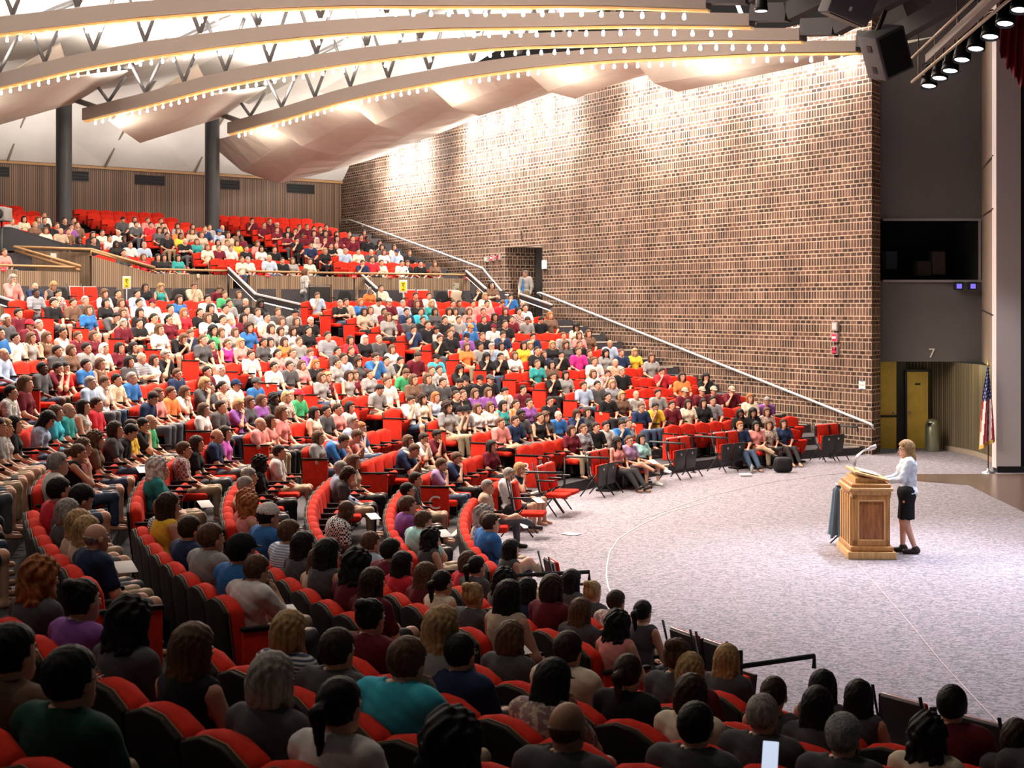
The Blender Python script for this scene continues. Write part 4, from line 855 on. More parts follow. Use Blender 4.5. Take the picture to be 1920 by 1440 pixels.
PORT = [(18.55, 124.9, 0, 'right one of the pair nearest the brick wall'), (18.5, 126.1, 0, 'left one of the pair nearest the brick wall'), (18.6, 135.8, 0, 'right one beside the navy shirt row'), (18.6, 137.2, 0, 'left one beside the navy shirt row'),
        (18.6, 141.6, 0, 'right one of the pair past the four front women'), (18.6, 143.0, 0, 'left one of the pair past the four front women'), (18.6, 152.5, 0, 'right one of the pair near block letter B'), (18.6, 153.9, 0, 'left one of the pair near block letter B'),
        (18.6, 161.1, 1, 'right one of two beside the aisle step'), (18.6, 162.7, 1, 'left one of two beside the aisle step'), (18.5, 170.4, 1, 'alone, with papers on its seat'), (18.4, 194.2, 1, 'at the near side of the arc by the navy shirted person'),
        (18.7, 206.2, 0, 'first one at the near black rail'), (18.7, 207.8, 0, 'second one at the near black rail'), (18.7, 214.2, 0, 'dark backed one past the near rail'), (18.7, 216.2, 0, 'dark backed one by the second near rail')]
for r, a, op, nm in PORT: portable(seatM(r, a, .012), bool(op), '%s red folding chair, %s' % ('unfolded' if op else 'folded', nm), 'portable chairs by the aisles')
for a, nm in ((138.5, 'beside the folded chairs left of the navy shirt row'), (155.3, 'near block letter B'), (144.0, 'past the four front women'), (123.6, 'nearest the brick wall'), (195.6, 'at the left side of the arc'), (209.3, 'at the near edge of the arc'), (217.4, 'lower right, second near one'), (164.0, 'behind the two unfolded chairs')):
    t = empty('aisle_rail', label='black metal aisle rail, '+nm, cat='rail', group='black aisle rails')
    m = MB(); a0, a1 = pol(19.05, a, 0), pol(18.15, a, 0); up_ = Vector((0, 0, .82)); m.tube([a0, a0+up_*.97, a0+(a1-a0)*.06+up_, a1+up_, a1+up_-Vector((0, 0, .10))], .022, n=8); m.build('tube', DARK, t)
    m = MB(); m.lathe([(.06, 0), (.06, .02), (0, .02)], a0, 10); m.build('foot', DARK, t)
# cross-aisle loose chairs against the parapet
def aislept(u): a = ang_of(u, PAR_R-.75); return a
def loose(u, kind, label):
    a = aislept(u); M = seatM(PAR_R-.55, a, AISLE_Z+.01); 
    if kind == 'r': return portable(M @ Matrix.Scale(1.12, 4), True, label, 'loose chairs on the cross aisle')
    t = empty('office_chair', label=label, cat='chair', group='black chairs on the cross aisle'); t.matrix_world = M
    m = MB(); m.rbox((0, 0, .74), (.50, .06, .46), .03, n=3, fn=lambda x, y, z: (x*(1-.35*max(0, z)/.22*abs(z)/.23), y+.25*x*x, z)); m.build('backrest', BLACK, t)
    m = MB(); m.rbox((0, .26, .46), (.48, .46, .07), .03, n=2); m.build('seat', BLACK, t)
    for s in (-1, 1):
        m = MB(); m.tube([(s*.25, -.02, .6), (s*.27, 0, .66), (s*.27, .35, .66), (s*.25, .38, .45), (s*.25, .42, .01)], .014, n=6); m.build('armrest', DARK, t)
        m = MB(); m.tube([(s*.22, -.02, .7), (s*.24, -.12, .01)], .014, n=6); m.build('leg', DARK, t)
for u, k, lb in ((154, 'r', 'red padded chair with white edge, left one of the far left pair'), (180, 'r', 'red padded chair with white edge, right one of the far left pair'), (122, 'b', 'black office chair left of the red pair under the stair opening'), (342, 'b', 'black office chair between the people in teal and tan'), (418, 'b', 'black office chair beside the person in maroon'),
                 (590, 'r', 'red chair just right of the standing person'), (614, 'r', 'red chair second to the right of the standing person'), (652, 'b', 'black office chair left of the person in orange'), (776, 'r', 'red chair right of the yellow sign, first of two'), (800, 'r', 'red chair right of the yellow sign, second of two'), (834, 'b', 'black office chair near the right end of balcony front'), (858, 'r', 'red chair with tan jacket, right end of cross aisle')):
    loose(u, k, lb)
m = MB(); M = seatM(PAR_R-.62, aislept(857), AISLE_Z); m.rbox((0, .06, .72), (.40, .12, .52), .05, n=3, M=M, fn=lambda x, y, z: (x+.03*sin(z*20), y+.02*sin(x*30), z)); m.build('jacket', mat('tan_cloth', (.42, .34, .25), .9), label='tan jacket hung over a red chair', cat='jacket')
# wheelchair-place signs, level plates, wall sign
for u, v, nm in ((237.5, 530, 'left of the seated pair'), (756, 537, 'right of the cream shirted person')):
    a = ang_of(u, PAR_R-.5); p = pol(PAR_R-.5, a, AISLE_Z); D = p.y; rz = math.atan2(-p.x, p.y)
    t = empty('floor_sign', p, rz, label='yellow sign in white frame on a pole, '+nm, cat='sign', group='yellow signs on the cross aisle'); z = Z(v, D)-AISLE_Z
    m = MB(); m.tube([(0, 0, .02), (0, 0, z)], .014, n=6); m.build('pole', WHITE, t)
    m = MB(); m.lathe([(0, .02), (.15, .018), (.16, 0)], n=16); m.build('base', DARK, t)
    m = MB(); m.rbox((0, 0, z), (15*D/F, .03, 24*D/F), .01, n=1); m.build('board', WHITE, t)
    m = MB(); m.box((0, -.02, z), (10.5*D/F, .01, 18*D/F)); m.build('yellow_face', mat('sign_yellow', (.85, .62, .02)), t)
    m = MB(); w = D/F
    for dz, l in ((6.2, 5), (4.6, 6), (-5.2, 4), (-6.8, 5)): m.box((0, -.027, z+dz*w), (l*w, .004, .9*w))
    m.lathe([(0, .002), (1.2*w, .002), (1.2*w, 0)], n=10, M=Matrix.Translation((-.3*w, -.026, z+2*w)) @ Matrix.Rotation(pi/2, 4, 'X'))
    m.bar((-.3*w, -.027, z+1.2*w), (1.8*w, -.027, z-2.2*w), .01, .9*w); m.build('printed_marks', BLACK, t)
for u, v, s in ((430, 516, 'AA-2'), (501, 516.5, 'AA-3'), (663, 519, 'AA-2'), (731, 519, 'AA-1'), (874, 521, 'AA-1'), (4, 505, 'AA-3')):
    p = pol(PAR_R-.03, ang_of(u, PAR_R), 0); D = p.y; p.z = Z(v, D); M = face_cam(p); t = empty('section_plate', label='small red plate reading %s on the balcony front, %s' % (s, {430: 'left of the centre stair', 501: 'right of the centre stair', 663: 'left of the right stair', 731: 'right of the right stair', 874: 'at its right end', 4: 'at the left picture edge'}[u]), cat='sign', group='red section plates'); t.matrix_world = M
    m = MB(); m.box((0, 0, 0), (.17, .11, .01)); m.build('plate', mat('plate_red', (.45, .02, .03)), t)
    text('lettering', s, .062, Matrix.Translation((0, 0, .01)), WHITE, t)
p = pol(PAR_R-.03, ang_of(853, PAR_R), 0); p.z = Z(539, p.y); t = empty('wall_plate', label='pale metal plate on the balcony front near its right end', cat='plate'); t.matrix_world = face_cam(p); m = MB(); m.box((0, 0, 0), (.26, .32, .02)); m.build('plate', mat('plate_grey', (.33, .29, .22)), t); m = MB(); m.box((-.05, .08, .015), (.05, .03, .01)); m.box((.06, -.05, .015), (.08, .02, .01)); m.build('printed_marks', BLACK, t)
p = pol(PAR_R-.04, ang_of(370, PAR_R), 0); p.z = Z(518, p.y); m = MB(); m.rbox((0, 0, 0), (.09, .14, .05), .02); m.build('wall_speaker', mat('plate_cream', (.6, .5, .35)), M=face_cam(p), label='small cream box on the balcony front above the tan shirted person', cat='box')
p = P(104, 481, 45.4); m = MB(); m.box((0, 0, 0), (.28, .2, .02)); m.build('notice_sheet', PAPER, M=face_cam(p), label='white sheet on the slats at left behind the rails', cat='notice')
# projector / camera nozzle at far left
p = P(3, 402, 44); t = empty('projector', p, label='grey projector with round black lens at the left edge', cat='projector')
m = MB(); m.rbox((0, 0, 0), (.40, .7, .40), .03); m.build('body', mat('proj_grey', (.2, .19, .18), .5), t); m = MB(); m.lathe([(0, .01), (.13, .01), (.15, 0), (.15, -.1)], n=20, M=Matrix.Translation((.02, -.36, 0)) @ Matrix.Rotation(pi/2, 4, 'X')); m.build('lens', BLACK, t)
m = MB(); m.tube([(0, 0, -.2), (0, 0, -2.2)], .03); m.build('stand_pole', DARK, t)
# black equipment on the lower end of the centre stair
p = pol(Rr(15)+.9, ang_of(546, 35), AISLE_Z); t = empty('equipment_case', p, .3, label='black tall case with a metal rim beside the centre stair rail', cat='case'); m = MB(); m.rbox((0, 0, .52), (.62, .45, 1.0), .03); m.build('body', BLACK, t); m = MB(); m.tube([(-.33, -.25, .02), (-.33, -.25, 1.08), (.33, -.25, 1.08), (.33, -.25, .02)], .02); m.build('rim', DARK, t)
# steps at the foot of the wall stairs
for k, (u0, u1, v) in enumerate(((1580, 1650, 862), (1585, 1622, 846), (1570, 1600, 832))):
    z = .16*(k+1)-.0; s0 = 1.0+k*.95
    pass
# ------------------------------------------------------------------ lectern
t = empty('lectern', (5.30, 22.9, 0), label='carved oak lectern with slanted reading desk beside the speaking woman', cat='lectern')
t.rotation_euler = (0, 0, R_(-3))
def lb(nm, c, d, mt, r=.01, fn=None, n=1): m = MB(); m.rbox(c, d, r, fn=fn, n=n); return m.build(nm, mt, t)
# local: -X faces the audience, -Y towards the camera
lb('plinth', (0, 0, .055), (.70, 1.10, .11), OAKL); lb('base_moulding', (0, 0, .15), (.64, 1.04, .08), OAK, .03); lb('body', (0, 0, .56), (.54, .92, .78), OAK)
lb('frieze', (0, 0, .945), (.58, .96, .10), OAKL); lb('cornice', (0, 0, 1.02), (.64, 1.02, .05), OAKL, .02); lb('upper_cornice', (0, 0, 1.07), (.58, .96, .06), OAK, .02)
lb('desk_box', (0.0, 0, 1.13), (.44, .78, .09), OAKL)
m = MB(); m.rbox((0, 0, 0), (.52, .86, .035), .01, n=1, M=Matrix.Translation((.02, 0, 1.20)) @ Matrix.Rotation(R_(14), 4, 'Y')); m.build('reading_desk', OAKL, t)
for sy in (-1, 1):                         # side panels with raised frames
    m = MB()
    for (x, z, w, h) in ((0, .90, .54, .07), (0, .235, .54, .09), (-.235, .56, .07, .76), (.235, .56, .07, .76)): m.rbox((x, sy*.472, z), (w, .03, h), .008, n=1)
    m.build('side_frame', OAK, t); m = MB(); m.rbox((0, sy*.464, .565), (.38, .012, .56), .004, n=1); m.build('side_panel', OAKD, t)
    m = MB()
    for (x, z, w, h) in ((0, .855, .40, .025), (0, .275, .40, .025), (-.19, .565, .025, .6), (.19, .565, .025, .6)): m.rbox((x, sy*.478, z), (w, .02, h), .006, n=1)
    m.build('side_moulding', OAKL, t)
for k in range(5):                         # pilasters of the audience side
    y = -.40+.2*k; lb('pilaster', (-.285, y, .56), (.05, .07, .72), OAKL, .012)
for k in range(4): lb('front_panel', (-.272, -.30+.2*k, .56), (.01, .12, .66), OAKD, .004)
m = MB()
for k in range(30): m.box((-.32+.0, -.49+.0338*k, .992), (.03, .016, .018))
for k in range(17): m.box((-.27+.0338*k, -.50, .992), (.016, .03, .018))
m.build('dentil_row', OAKL, t)
lb('name_plaque', (-.297, -.05, .945), (.012, .5, .06), OAKD, .003)
def on_lectern(nm, pos, rot, d, mt, label, cat, r=.004):
    M = t.matrix_world if False else Matrix.Translation((5.30, 22.9, 0)) @ Matrix.Rotation(R_(-3), 4, 'Z')
    m = MB(); m.rbox((0, 0, 0), d, r, n=1); o = m.build(nm, mt, M=M @ Matrix.Translation(pos) @ Matrix.Rotation(rot, 4, 'Y'), label=label, cat=cat); return o
on_lectern('speech_papers', (.02, -.18, 1.237), R_(14), (.30, .22, .012), PAPER, 'white speech pages lying on the near half of lectern desk', 'papers')
on_lectern('speech_papers', (.02, .10, 1.237), R_(14), (.30, .22, .012), PAPER, 'white speech pages lying on the far half of lectern desk', 'papers')
# microphones
ML = Matrix.Translation((5.30, 22.9, 0)) @ Matrix.Rotation(R_(-3), 4, 'Z')
for k, (y, hd, ht) in enumerate(((-.20, (.10, -.22, 1.62), 1), (-.10, (.14, -.05, 1.58), 2))):
    g = empty('microphone', ML @ Vector((-.19, y, 1.26)), label='gooseneck microphone on the lectern, %s of two' % ('nearer' if k == 0 else 'farther'), cat='microphone', group='lectern microphones')
    def q(a, b, c): return (ML @ Vector((a, b, c)))-(ML @ Vector((-.19, y, 1.26)))
    m = MB(); m.tube([q(-.19, y, 1.23), q(-.19, y, 1.36), q(-.15, y, 1.48), q(-.07, y, 1.56-.02*k), q(.04, y, 1.61-.03*k)], .011, n=8); m.build('gooseneck', STEEL, g)
    m = MB(); m.tube([q(.03, y, 1.605-.03*k), q(.12, y, 1.635-.03*k)], .022, n=10, r2=.03); m.build('mic_head', mat('mic_foam', (.55, .5, .52), .6), g)
    m = MB(); m.lathe([(0, .02), (.035, .015), (.04, 0)], q(-.19, y, 1.225), 12); m.build('mic_base', DARK, g)
# draped stand in front of the lectern
p = Vector((5.10, 23.78, 0)); t2 = empty('draped_stand', p, label='slim stand covered by a blue grey cloth beside the lectern', cat='stand')
m = MB(); vs = []; fs = []; n = 36
for j in range(13):
    f = j/12; z = .93-.80*f
    for k in range(n):
        a = 2*pi*k/n; r = (.03 if j == 0 else .085+.06*f)*(1+(.18+.15*f)*sin(7*a+f)); vs.append((r*cos(a), r*sin(a), z+(.03*sin(5*a) if j == 12 else 0)))
for j in range(12):
    for k in range(n): fs.append((j*n+k, j*n+(k+1) % n, (j+1)*n+(k+1) % n, (j+1)*n+k))
m.add(vs, fs, 0, True); m.build('cloth', mat('cloth_bluegrey', (.085, .13, .17), .8), t2)
m = MB(); m.tube([(0, 0, .02), (0, 0, .95)], .015)
for k in range(3): a = k*2.1+.5; m.tube([(0, 0, .16), (.15*cos(a), .15*sin(a), .012)], .012, n=6)
m.build('tripod', DARK, t2); m = MB(); m.lathe([(.075, .925), (.085, .935), (.085, .95), (.02, .95)], n=20); m.build('ring', STEEL, t2)
# ------------------------------------------------------------------ people: smooth bodies from blended distance fields
def ell(c, r):
    c = np.array(c); r = np.array(r)
    def f(p):
        q = p-c; k0 = np.sqrt(((q/r)**2).sum(-1)); k1 = np.sqrt(((q/r**2)**2).sum(-1)); return k0*(k0-1)/(k1+1e-9)
    return f
def cone(a, b, ra, rb):
    a = np.array(a, float); b = np.array(b, float); ab = b-a; L = max((ab**2).sum(), 1e-9)
    def f(p):
        q = p-a; t = np.clip((q @ ab)/L, 0, 1); return np.sqrt(((q-t[..., None]*ab)**2).sum(-1))-(ra+(rb-ra)*t)
    return f
def smin(a, b, k):
    h = np.clip(.5+.5*(b-a)/k, 0, 1); return b+(a-b)*h-k*h*(1-h)
def U(fs, k=.03):
    def f(p):
        r = fs[0](p)
        for g in fs[1:]: r = smin(r, g(p), k)
        return r
    return f
def nets(f, lo, hi, h):
    lo = np.array(lo, float); hi = np.array(hi, float); n = np.ceil((hi-lo)/h).astype(int)+1
    ax = [lo[i]+h*np.arange(n[i]) for i in range(3)]; g = np.stack(np.meshgrid(*ax, indexing='ij'), -1)
    V = f(g.reshape(-1, 3)).reshape(n); ins = V < 0
    c = [V[i:n[0]-1+i, j:n[1]-1+j, k:n[2]-1+k] for i in (0, 1) for j in (0, 1) for k in (0, 1)]
    off = np.array([(i, j, k) for i in (0, 1) for j in (0, 1) for k in (0, 1)], float)
    s = sum((x < 0).astype(int) for x in c); act = (s > 0) & (s < 8); idx = -np.ones(act.shape, int); ii = np.argwhere(act); idx[act] = np.arange(len(ii))
    C = np.stack([x[act] for x in c], -1); P0 = np.zeros((len(ii), 3)); W = np.zeros(len(ii))
    for a in range(8):
        for b in range(a+1, 8):
            if abs(off[a]-off[b]).sum() != 1: continue
            m = (C[:, a] < 0) != (C[:, b] < 0); d = C[:, a]-C[:, b]; t = np.where(m, C[:, a]/np.where(d == 0, 1, d), 0)
            P0 += m[:, None]*(off[a]+t[:, None]*(off[b]-off[a])); W += m
    verts = lo+h*(ii+P0/W[:, None]); F_ = []
    for d in range(3):
        e1, e2 = [(1, 2), (2, 0), (0, 1)][d]; sl = [slice(None)]*3; s0 = list(sl); s1 = list(sl); s0[d] = slice(0, n[d]-1); s1[d] = slice(1, n[d])
        A = ins[tuple(s0)]; B = ins[tuple(s1)]; m = A != B; q = np.argwhere(m)
        ok = (q[:, e1] > 0) & (q[:, e2] > 0) & (q[:, e1] < n[e1]-1) & (q[:, e2] < n[e2]-1); q = q[ok]; a = A[m][ok]
        o1 = np.zeros(3, int); o1[e1] = 1; o2 = np.zeros(3, int); o2[e2] = 1
        def I(x): return idx[x[:, 0], x[:, 1], x[:, 2]]
        Q = np.stack([I(q-o1-o2), I(q-o2), I(q), I(q-o1)], -1); Q[~a] = Q[~a][:, ::-1]; F_.append(Q)
    return verts, np.concatenate(F_)
def rotx(a): c, s = cos(a), sin(a); return np.array([[1, 0, 0], [0, c, -s], [0, s, c]])
def rotz(a): c, s = cos(a), sin(a); return np.array([[c, -s, 0], [s, c, 0], [0, 0, 1]])
def head_sdf(fem=False):
    j = .92 if fem else 1
    a = U([ell((0, -.014, .028), (.077, .097, .094)), ell((0, .018, -.038), (.060*j, .072, .080)), ell((0, .058, -.092), (.028*j, .026, .022)), cone((0, -.03, -.07), (0, -.05, -.21), .052*j, .056*j)], .035)
    b = U([a, cone((0, .088, .012), (0, .108, -.028), .007, .013), ell((0, .078, .032), (.048, .016, .010)), ell((0, .090, -.060), (.024, .010, .005)), ell((0, .088, -.071), (.020, .010, .006))], .012)
    def f(p):
        v = b(p)
        for s in (-1, 1):
            v = np.minimum(v, ell((s*.079, -.004, -.008), (.012, .021, .032))(p))
            v = np.maximum(v, -(np.sqrt(((p-np.array((s*.032, .105, .008)))**2).sum(-1))-.021)) if True else v
        return v
    return f
def hand_prims(w, d, up, curl=.5, side=1):
    """w wrist, d direction of the fingers, up back-of-hand normal"""
    w = np.array(w, float); d = np.array(d, float); d /= np.linalg.norm(d); up = np.array(up, float); up -= d*(up @ d); up /= np.linalg.norm(up); x = np.cross(d, up)*side
    P_ = [cone(w, w+d*.045, .026, .024)]
    for k in range(4):
        b = w+d*.045+x*(.030-.020*k); e = w+d*.085+x*(.033-.021*k); P_.append(cone(b, e, .013, .011))
        L = (.036, .042, .039, .030)[k]; a1 = curl*.6; a2 = curl*1.5
        m = e+(d*cos(a1)-up*sin(a1))*L; t = m+(d*cos(a2)-up*sin(a2))*L*.8; P_.append(cone(e, m, .0095, .009)); P_.append(cone(m, t, .009, .0075))
    b = w+d*.02+x*.025; m = b+(d*.6+x*.75-up*.25)*.045; t = m+(d*.9+x*.2-up*.35)*.035; P_.append(cone(b, m, .013, .0115)); P_.append(cone(m, t, .011, .009))
    return P_
def merge(parts):
    V = []; Q = []; M_ = []; n = 0
    for v, q, mi in parts:
        V.append(v); Q.append(q+n); M_.append(np.full(len(q), mi) if np.isscalar(mi) else mi); n += len(v)
    return np.concatenate(V), np.concatenate(Q), np.concatenate(M_)
def tomesh(name, V, Q, mi=None, nm=1):
    me = bpy.data.meshes.new(name); me.vertices.add(len(V)); me.vertices.foreach_set('co', V.astype(np.float32).ravel())
    me.loops.add(len(Q)*4); me.loops.foreach_set('vertex_index', Q.astype(np.int32).ravel()); me.polygons.add(len(Q)); me.polygons.foreach_set('loop_start', np.arange(0, len(Q)*4, 4, dtype=np.int32)); 
    me.polygons.foreach_set('use_smooth', np.ones(len(Q), bool))
    if mi is not None: me.polygons.foreach_set('material_index', mi.astype(np.int32))
    for _ in range(nm): me.materials.append(None)
    me.update(calc_edges=True); me.validate(); return me
ICO = nets(ell((0, 0, 0), (1, 1, 1)), (-1.3,)*3, (1.3,)*3, .33)
# pose: joints relative to the floor point under the hips, facing +Y
def J(pose, fem):
    s = .165 if fem else .185
    d = dict(hip=np.array((0, -.02, .53)), waist=np.array((0, -.05, .72)), chest=np.array((0, -.07, .90)), neck=np.array((0, -.06, 1.03)), head=np.array((0, -.02, 1.15)), tilt=0., yaw=0., sh=s,
             sho=[np.array((-s, -.06, .975)), np.array((s, -.06, .975))], hj=[np.array((-.09, .02, .50)), np.array((.09, .02, .50))],
             kn=[np.array((-.11, .44, .51)), np.array((.11, .44, .51))], an=[np.array((-.11, .46, .09)), np.array((.11, .46, .09))],
             el=[np.array((-s-.06, .02, .72)), np.array((s+.06, .02, .72))], wr=[np.array((-.09, .22, .62)), np.array((.10, .22, .62))], hd=[((.5, .8, -.1), (0, 0, 1), .5), ((-.5, .8, -.1), (0, 0, 1), .5)], stand=False)
    if pose == 'chin':
        d['el'][1] = np.array((s+.03, .16, .74)); d['wr'][1] = np.array((.075, .13, .97)); d['hd'][1] = ((-.35, -.25, .9), (.3, .9, .3), 1.3); d['head'] += (0.01, .03, -.02); d['tilt'] = -.18
    if pose == 'arms':
        d['el'] = [np.array((-s-.05, .04, .76)), np.array((s+.05, .04, .76))]; d['wr'] = [np.array((.06, .15, .77)), np.array((-.06, .18, .80))]; d['hd'] = [((1, .1, .05), (0, 1, .2), .5), ((-1, .1, .05), (0, 1, .2), .5)]
    if pose in ('lean', 'read'):
        k = .10 if pose == 'read' else .2
        for q in ('waist', 'chest', 'neck', 'head'): d[q] = d[q]+np.array((0, k*(d[q][2]-.5)*1.6, -k*.25*(d[q][2]-.5)))
        d['sho'] = [q+np.array((0, k*.75, -.035)) for q in d['sho']]; d['tilt'] = -.55 if pose == 'read' else -.4; d['head'] = d['head']+np.array((0, .03, -.015))
        if pose == 'lean': d['el'] = [np.array((-s-.02, .30, .62)), np.array((s+.02, .30, .62))]; d['wr'] = [np.array((-.03, .40, .84)), np.array((.05, .42, .84))]; d['hd'] = [((.3, -.2, .9), (0, 1, .2), 1.2), ((-.3, -.2, .9), (0, 1, .2), 1.2)]; d['head'] += np.array((0, .07, -.06))
    if pose == 'cross':
        d['kn'][1] = np.array((.05, .46, .60)); d['an'][1] = np.array((-.14, .72, .40)); d['wr'] = [np.array((-.06, .24, .66)), np.array((.09, .25, .68))]
    if pose == 'out':
        d['kn'] = [np.array((-.10, .46, .48)), np.array((.12, .46, .48))]; d['an'] = [np.array((-.08, .84, .10)), np.array((.10, .78, .10))]
    if pose.startswith('st'):
        z0 = .93 if not fem else .88; dz = z0-.53
        for q in ('hip', 'waist', 'chest', 'neck', 'head'): d[q] = d[q]+np.array((0, {'hip': .0, 'waist': .02, 'chest': .035, 'neck': .03, 'head': .02}[q], dz))
        d['sho'] = [q+np.array((0, .03, dz)) for q in d['sho']]; d['hj'] = [np.array((-.085, 0, z0-.03)), np.array((.085, 0, z0-.03))]
        d['kn'] = [np.array((-.09, .02, z0*.54)), np.array((.09, .02, z0*.54))]; d['an'] = [np.array((-.09, -.02, .09)), np.array((.09, -.02, .09))]
        d['el'] = [np.array((-s-.07, -.04, dz+.70)), np.array((s+.07, -.04, dz+.70))]; d['wr'] = [np.array((-s-.05, .03, dz+.47)), np.array((s+.05, .03, dz+.47))]; d['hd'] = [((0, .1, -1), (-1, 0, 0), .4), ((0, .1, -1), (1, 0, 0), .4)]; d['stand'] = True
        if pose == 'stlect': d['el'] = [np.array((-s-.03, .08, dz+.74)), np.array((s+.03, .08, dz+.74))]; d['wr'] = [np.array((-.13, .30, dz+.70)), np.array((.13, .30, dz+.70))]; d['hd'] = [((.2, 1, -.1), (0, 0, 1), .3), ((-.2, 1, -.1), (0, 0, 1), .3)]; d['tilt'] = -.12; d['an'][0] += np.array((0, -.10, 0)); d['an'][1] += np.array((0, .05, 0))
        if pose == 'stfold': d['el'][0] = np.array((-s-.03, .06, dz+.73)); d['wr'][0] = np.array((-.12, .22, dz+.66)); d['hd'][0] = ((.3, .6, -.6), (-1, 0, .4), .6)
    if not d['stand']:
        for q in ('hip', 'waist', 'chest', 'neck', 'head'): d[q] = d[q]-np.array((0, 0, .11))
        for q in ('sho', 'hj', 'el', 'wr'): d[q] = [x-np.array((0, 0, .11)) for x in d[q]]
        d['kn'] = [x-np.array((0, 0, .05)) for x in d['kn']]
    return d
def prims(d, fem):
    """torso, arms, legs primitive lists with an inflation argument"""
    w = .86 if fem else 1.0
    def torso(g=0.): 
        L = [ell(d['hip']+np.array((0, -.01, .0)), (.165+g, .13+g, .12+g)), ell(d['waist'], (.135*w+g, .115+g, .15+g)), ell(d['chest'], (.165*w+g, .118+g, .17+g)), cone(d['sho'][0]*.75+d['neck']*.25, d['sho'][1]*.75+d['neck']*.25, .062*w+g, .062*w+g)]
        if fem: L += [ell(d['chest']+np.array((s*.07, .095, -.03)), (.058+g, .05+g, .058+g)) for s in (-1, 1)]
        return L
    def upper(g=0., t=1.): return [cone(d['sho'][i], d['sho'][i]+(d['el'][i]-d['sho'][i])*t, (.056 if not fem else .047)+g, (.046 if not fem else .039)+g) for i in (0, 1)]
    def fore(g=0., t=1.): return [cone(d['el'][i], d['el'][i]+(d['wr'][i]-d['el'][i])*t, .041*w+g, .028*w+g) for i in (0, 1)]
    def thigh(g=0., t=1.): return [cone(d['hj'][i], d['hj'][i]+(d['kn'][i]-d['hj'][i])*t, .085+g, .062+g) for i in (0, 1)]
    def shin(g=0., t=1.): return [cone(d['kn'][i], d['kn'][i]+(d['an'][i]-d['kn'][i])*t, .056+g, .036+g) for i in (0, 1)]
    return torso, upper, fore, thigh, shin
def bounds(d, pad=.2):
    A = np.array([d['hip'], d['neck']]+d['el']+d['wr']+d['kn']+d['an']+d['sho']+d['hj']); return A.min(0)-pad, A.max(0)+pad
PM = {}
def headM(d): return rotz(d['yaw']) @ rotx(d['tilt'])
def person_meshes(pose, fem, h=.017, hh=.0085):
    key = (pose, fem, h)
    if key in PM: return PM[key]
    d = J(pose, fem); torso, upper, fore, thigh, shin = prims(d, fem); lo, hi = bounds(d)
    feet = [cone(d['an'][i]+np.array((0, -.03, -.045)), d['an'][i]+np.array((0, .14, -.055)), .036, .030) for i in (0, 1)]
    R = headM(d)
    nk = d['head']+R @ np.array((0, -.04, -.12))
    body = U(torso()+[cone(d['neck']-np.array((0, 0, .05)), nk, .062, .054)]+upper()+fore()+thigh()+shin()+feet, .035)
    vb, qb = nets(body, lo, hi, h); parts = [(vb, qb, 0)]
    vh, qh = nets(head_sdf(fem), (-.11, -.14, -.17), (.11, .14, .15), hh)
    fc = vh[qh].mean(1); mi = np.zeros(len(qh), int)
    mi[(abs(fc[:, 0]) < .026) & (fc[:, 1] > .082) & (abs(fc[:, 2]+.066) < .011)] = 2
    mi[(abs(abs(fc[:, 0])-.034) < .02) & (fc[:, 1] > .066) & (abs(fc[:, 2]-.033) < .0065)] = 3
    parts.append((vh @ R.T+d['head'], qh, mi))
    for s in (-1, 1):
        e = ICO[0]*np.array((.0135, .011, .0085))+np.array((s*.031, .080, .008)); parts.append((e @ R.T+d['head'], ICO[1], 1))
        e = ICO[0]*np.array((.0065, .005, .0065))+np.array((s*.031, .0885, .008)); parts.append((e @ R.T+d['head'], ICO[1], 3))
    for i in (0, 1):
        dd, up, cu = d['hd'][i]; hp = U(hand_prims(d['wr'][i], dd, up, cu, 1 if i == 0 else -1), .008); w = d['wr'][i]
        v, q = nets(hp, w-.17, w+.17, .0075 if h < .02 else .013); parts.append((v, q, 0))
    out = {'d': d}; out['body'] = tomesh('person_body', *merge(parts), nm=4)
    neck0 = d['neck']+np.array((0, .03, .035)); hz = d['hip'][2]
    def shirt(sleeve, g=.014, tank=False):
        L = torso(g)
        if sleeve == 'long': L += upper(g+.004)+fore(g, .93)
        elif sleeve == 'short': L += upper(g+.007, .68)
        F1 = U(L, .04)
        def f(p):
            v = np.maximum(F1(p), -(np.sqrt((((p-neck0)/np.array((1, 1, .8)))**2).sum(-1))-(.082 if not tank else .11)))
            v = np.maximum(v, (hz-(.09 if not d['stand'] else .12))-p[:, 2])
            wv = .004*np.sin(p[:, 0]*40+p[:, 2]*60)*np.sin(p[:, 1]*45+p[:, 2]*30); return v+wv
        return tomesh('shirt', *nets(f, lo, hi, h), nm=1)
    for sl in ('short', 'long', 'none'): out['shirt_'+sl] = shirt(sl, tank=(sl == 'none'))
    def pants(short):
        g = .013; L = [ell(d['hip']+np.array((0, -.01, -.01)), (.168+g, .133+g, .12+g))]+thigh(g, 1 if not short else .86)
        if not short: L += shin(g+.006, .93)
        F1 = U(L, .03)
        def f(p): return np.maximum(F1(p), p[:, 2]-(hz+.10))+.003*np.sin(p[:, 1]*50)*np.sin(p[:, 2]*40)
        return tomesh('trousers', *nets(f, lo, hi, h), nm=1)
    out['long'] = pants(False); out['short'] = pants(True)
    if pose in ('out', 'cross') or d['stand'] or pose == 'lap' or pose == 'arms':
        sh = []
        for i in (0, 1):
            dr = np.array((0, 1., 0)) if pose != 'out' else np.array((0, .75, .6))
            a = d['an'][i]; f = U([cone(a+np.array((0, -.035, -.045)), a+dr*.15+np.array((0, 0, -.055)), .042, .036), cone(a+np.array((0, -.02, -.02)), a, .046, .044)], .02)
            v, q = nets(f, a-.13, a+.25, .014); sh.append(tomesh('shoe', v, q, nm=1))
        out['shoes'] = sh
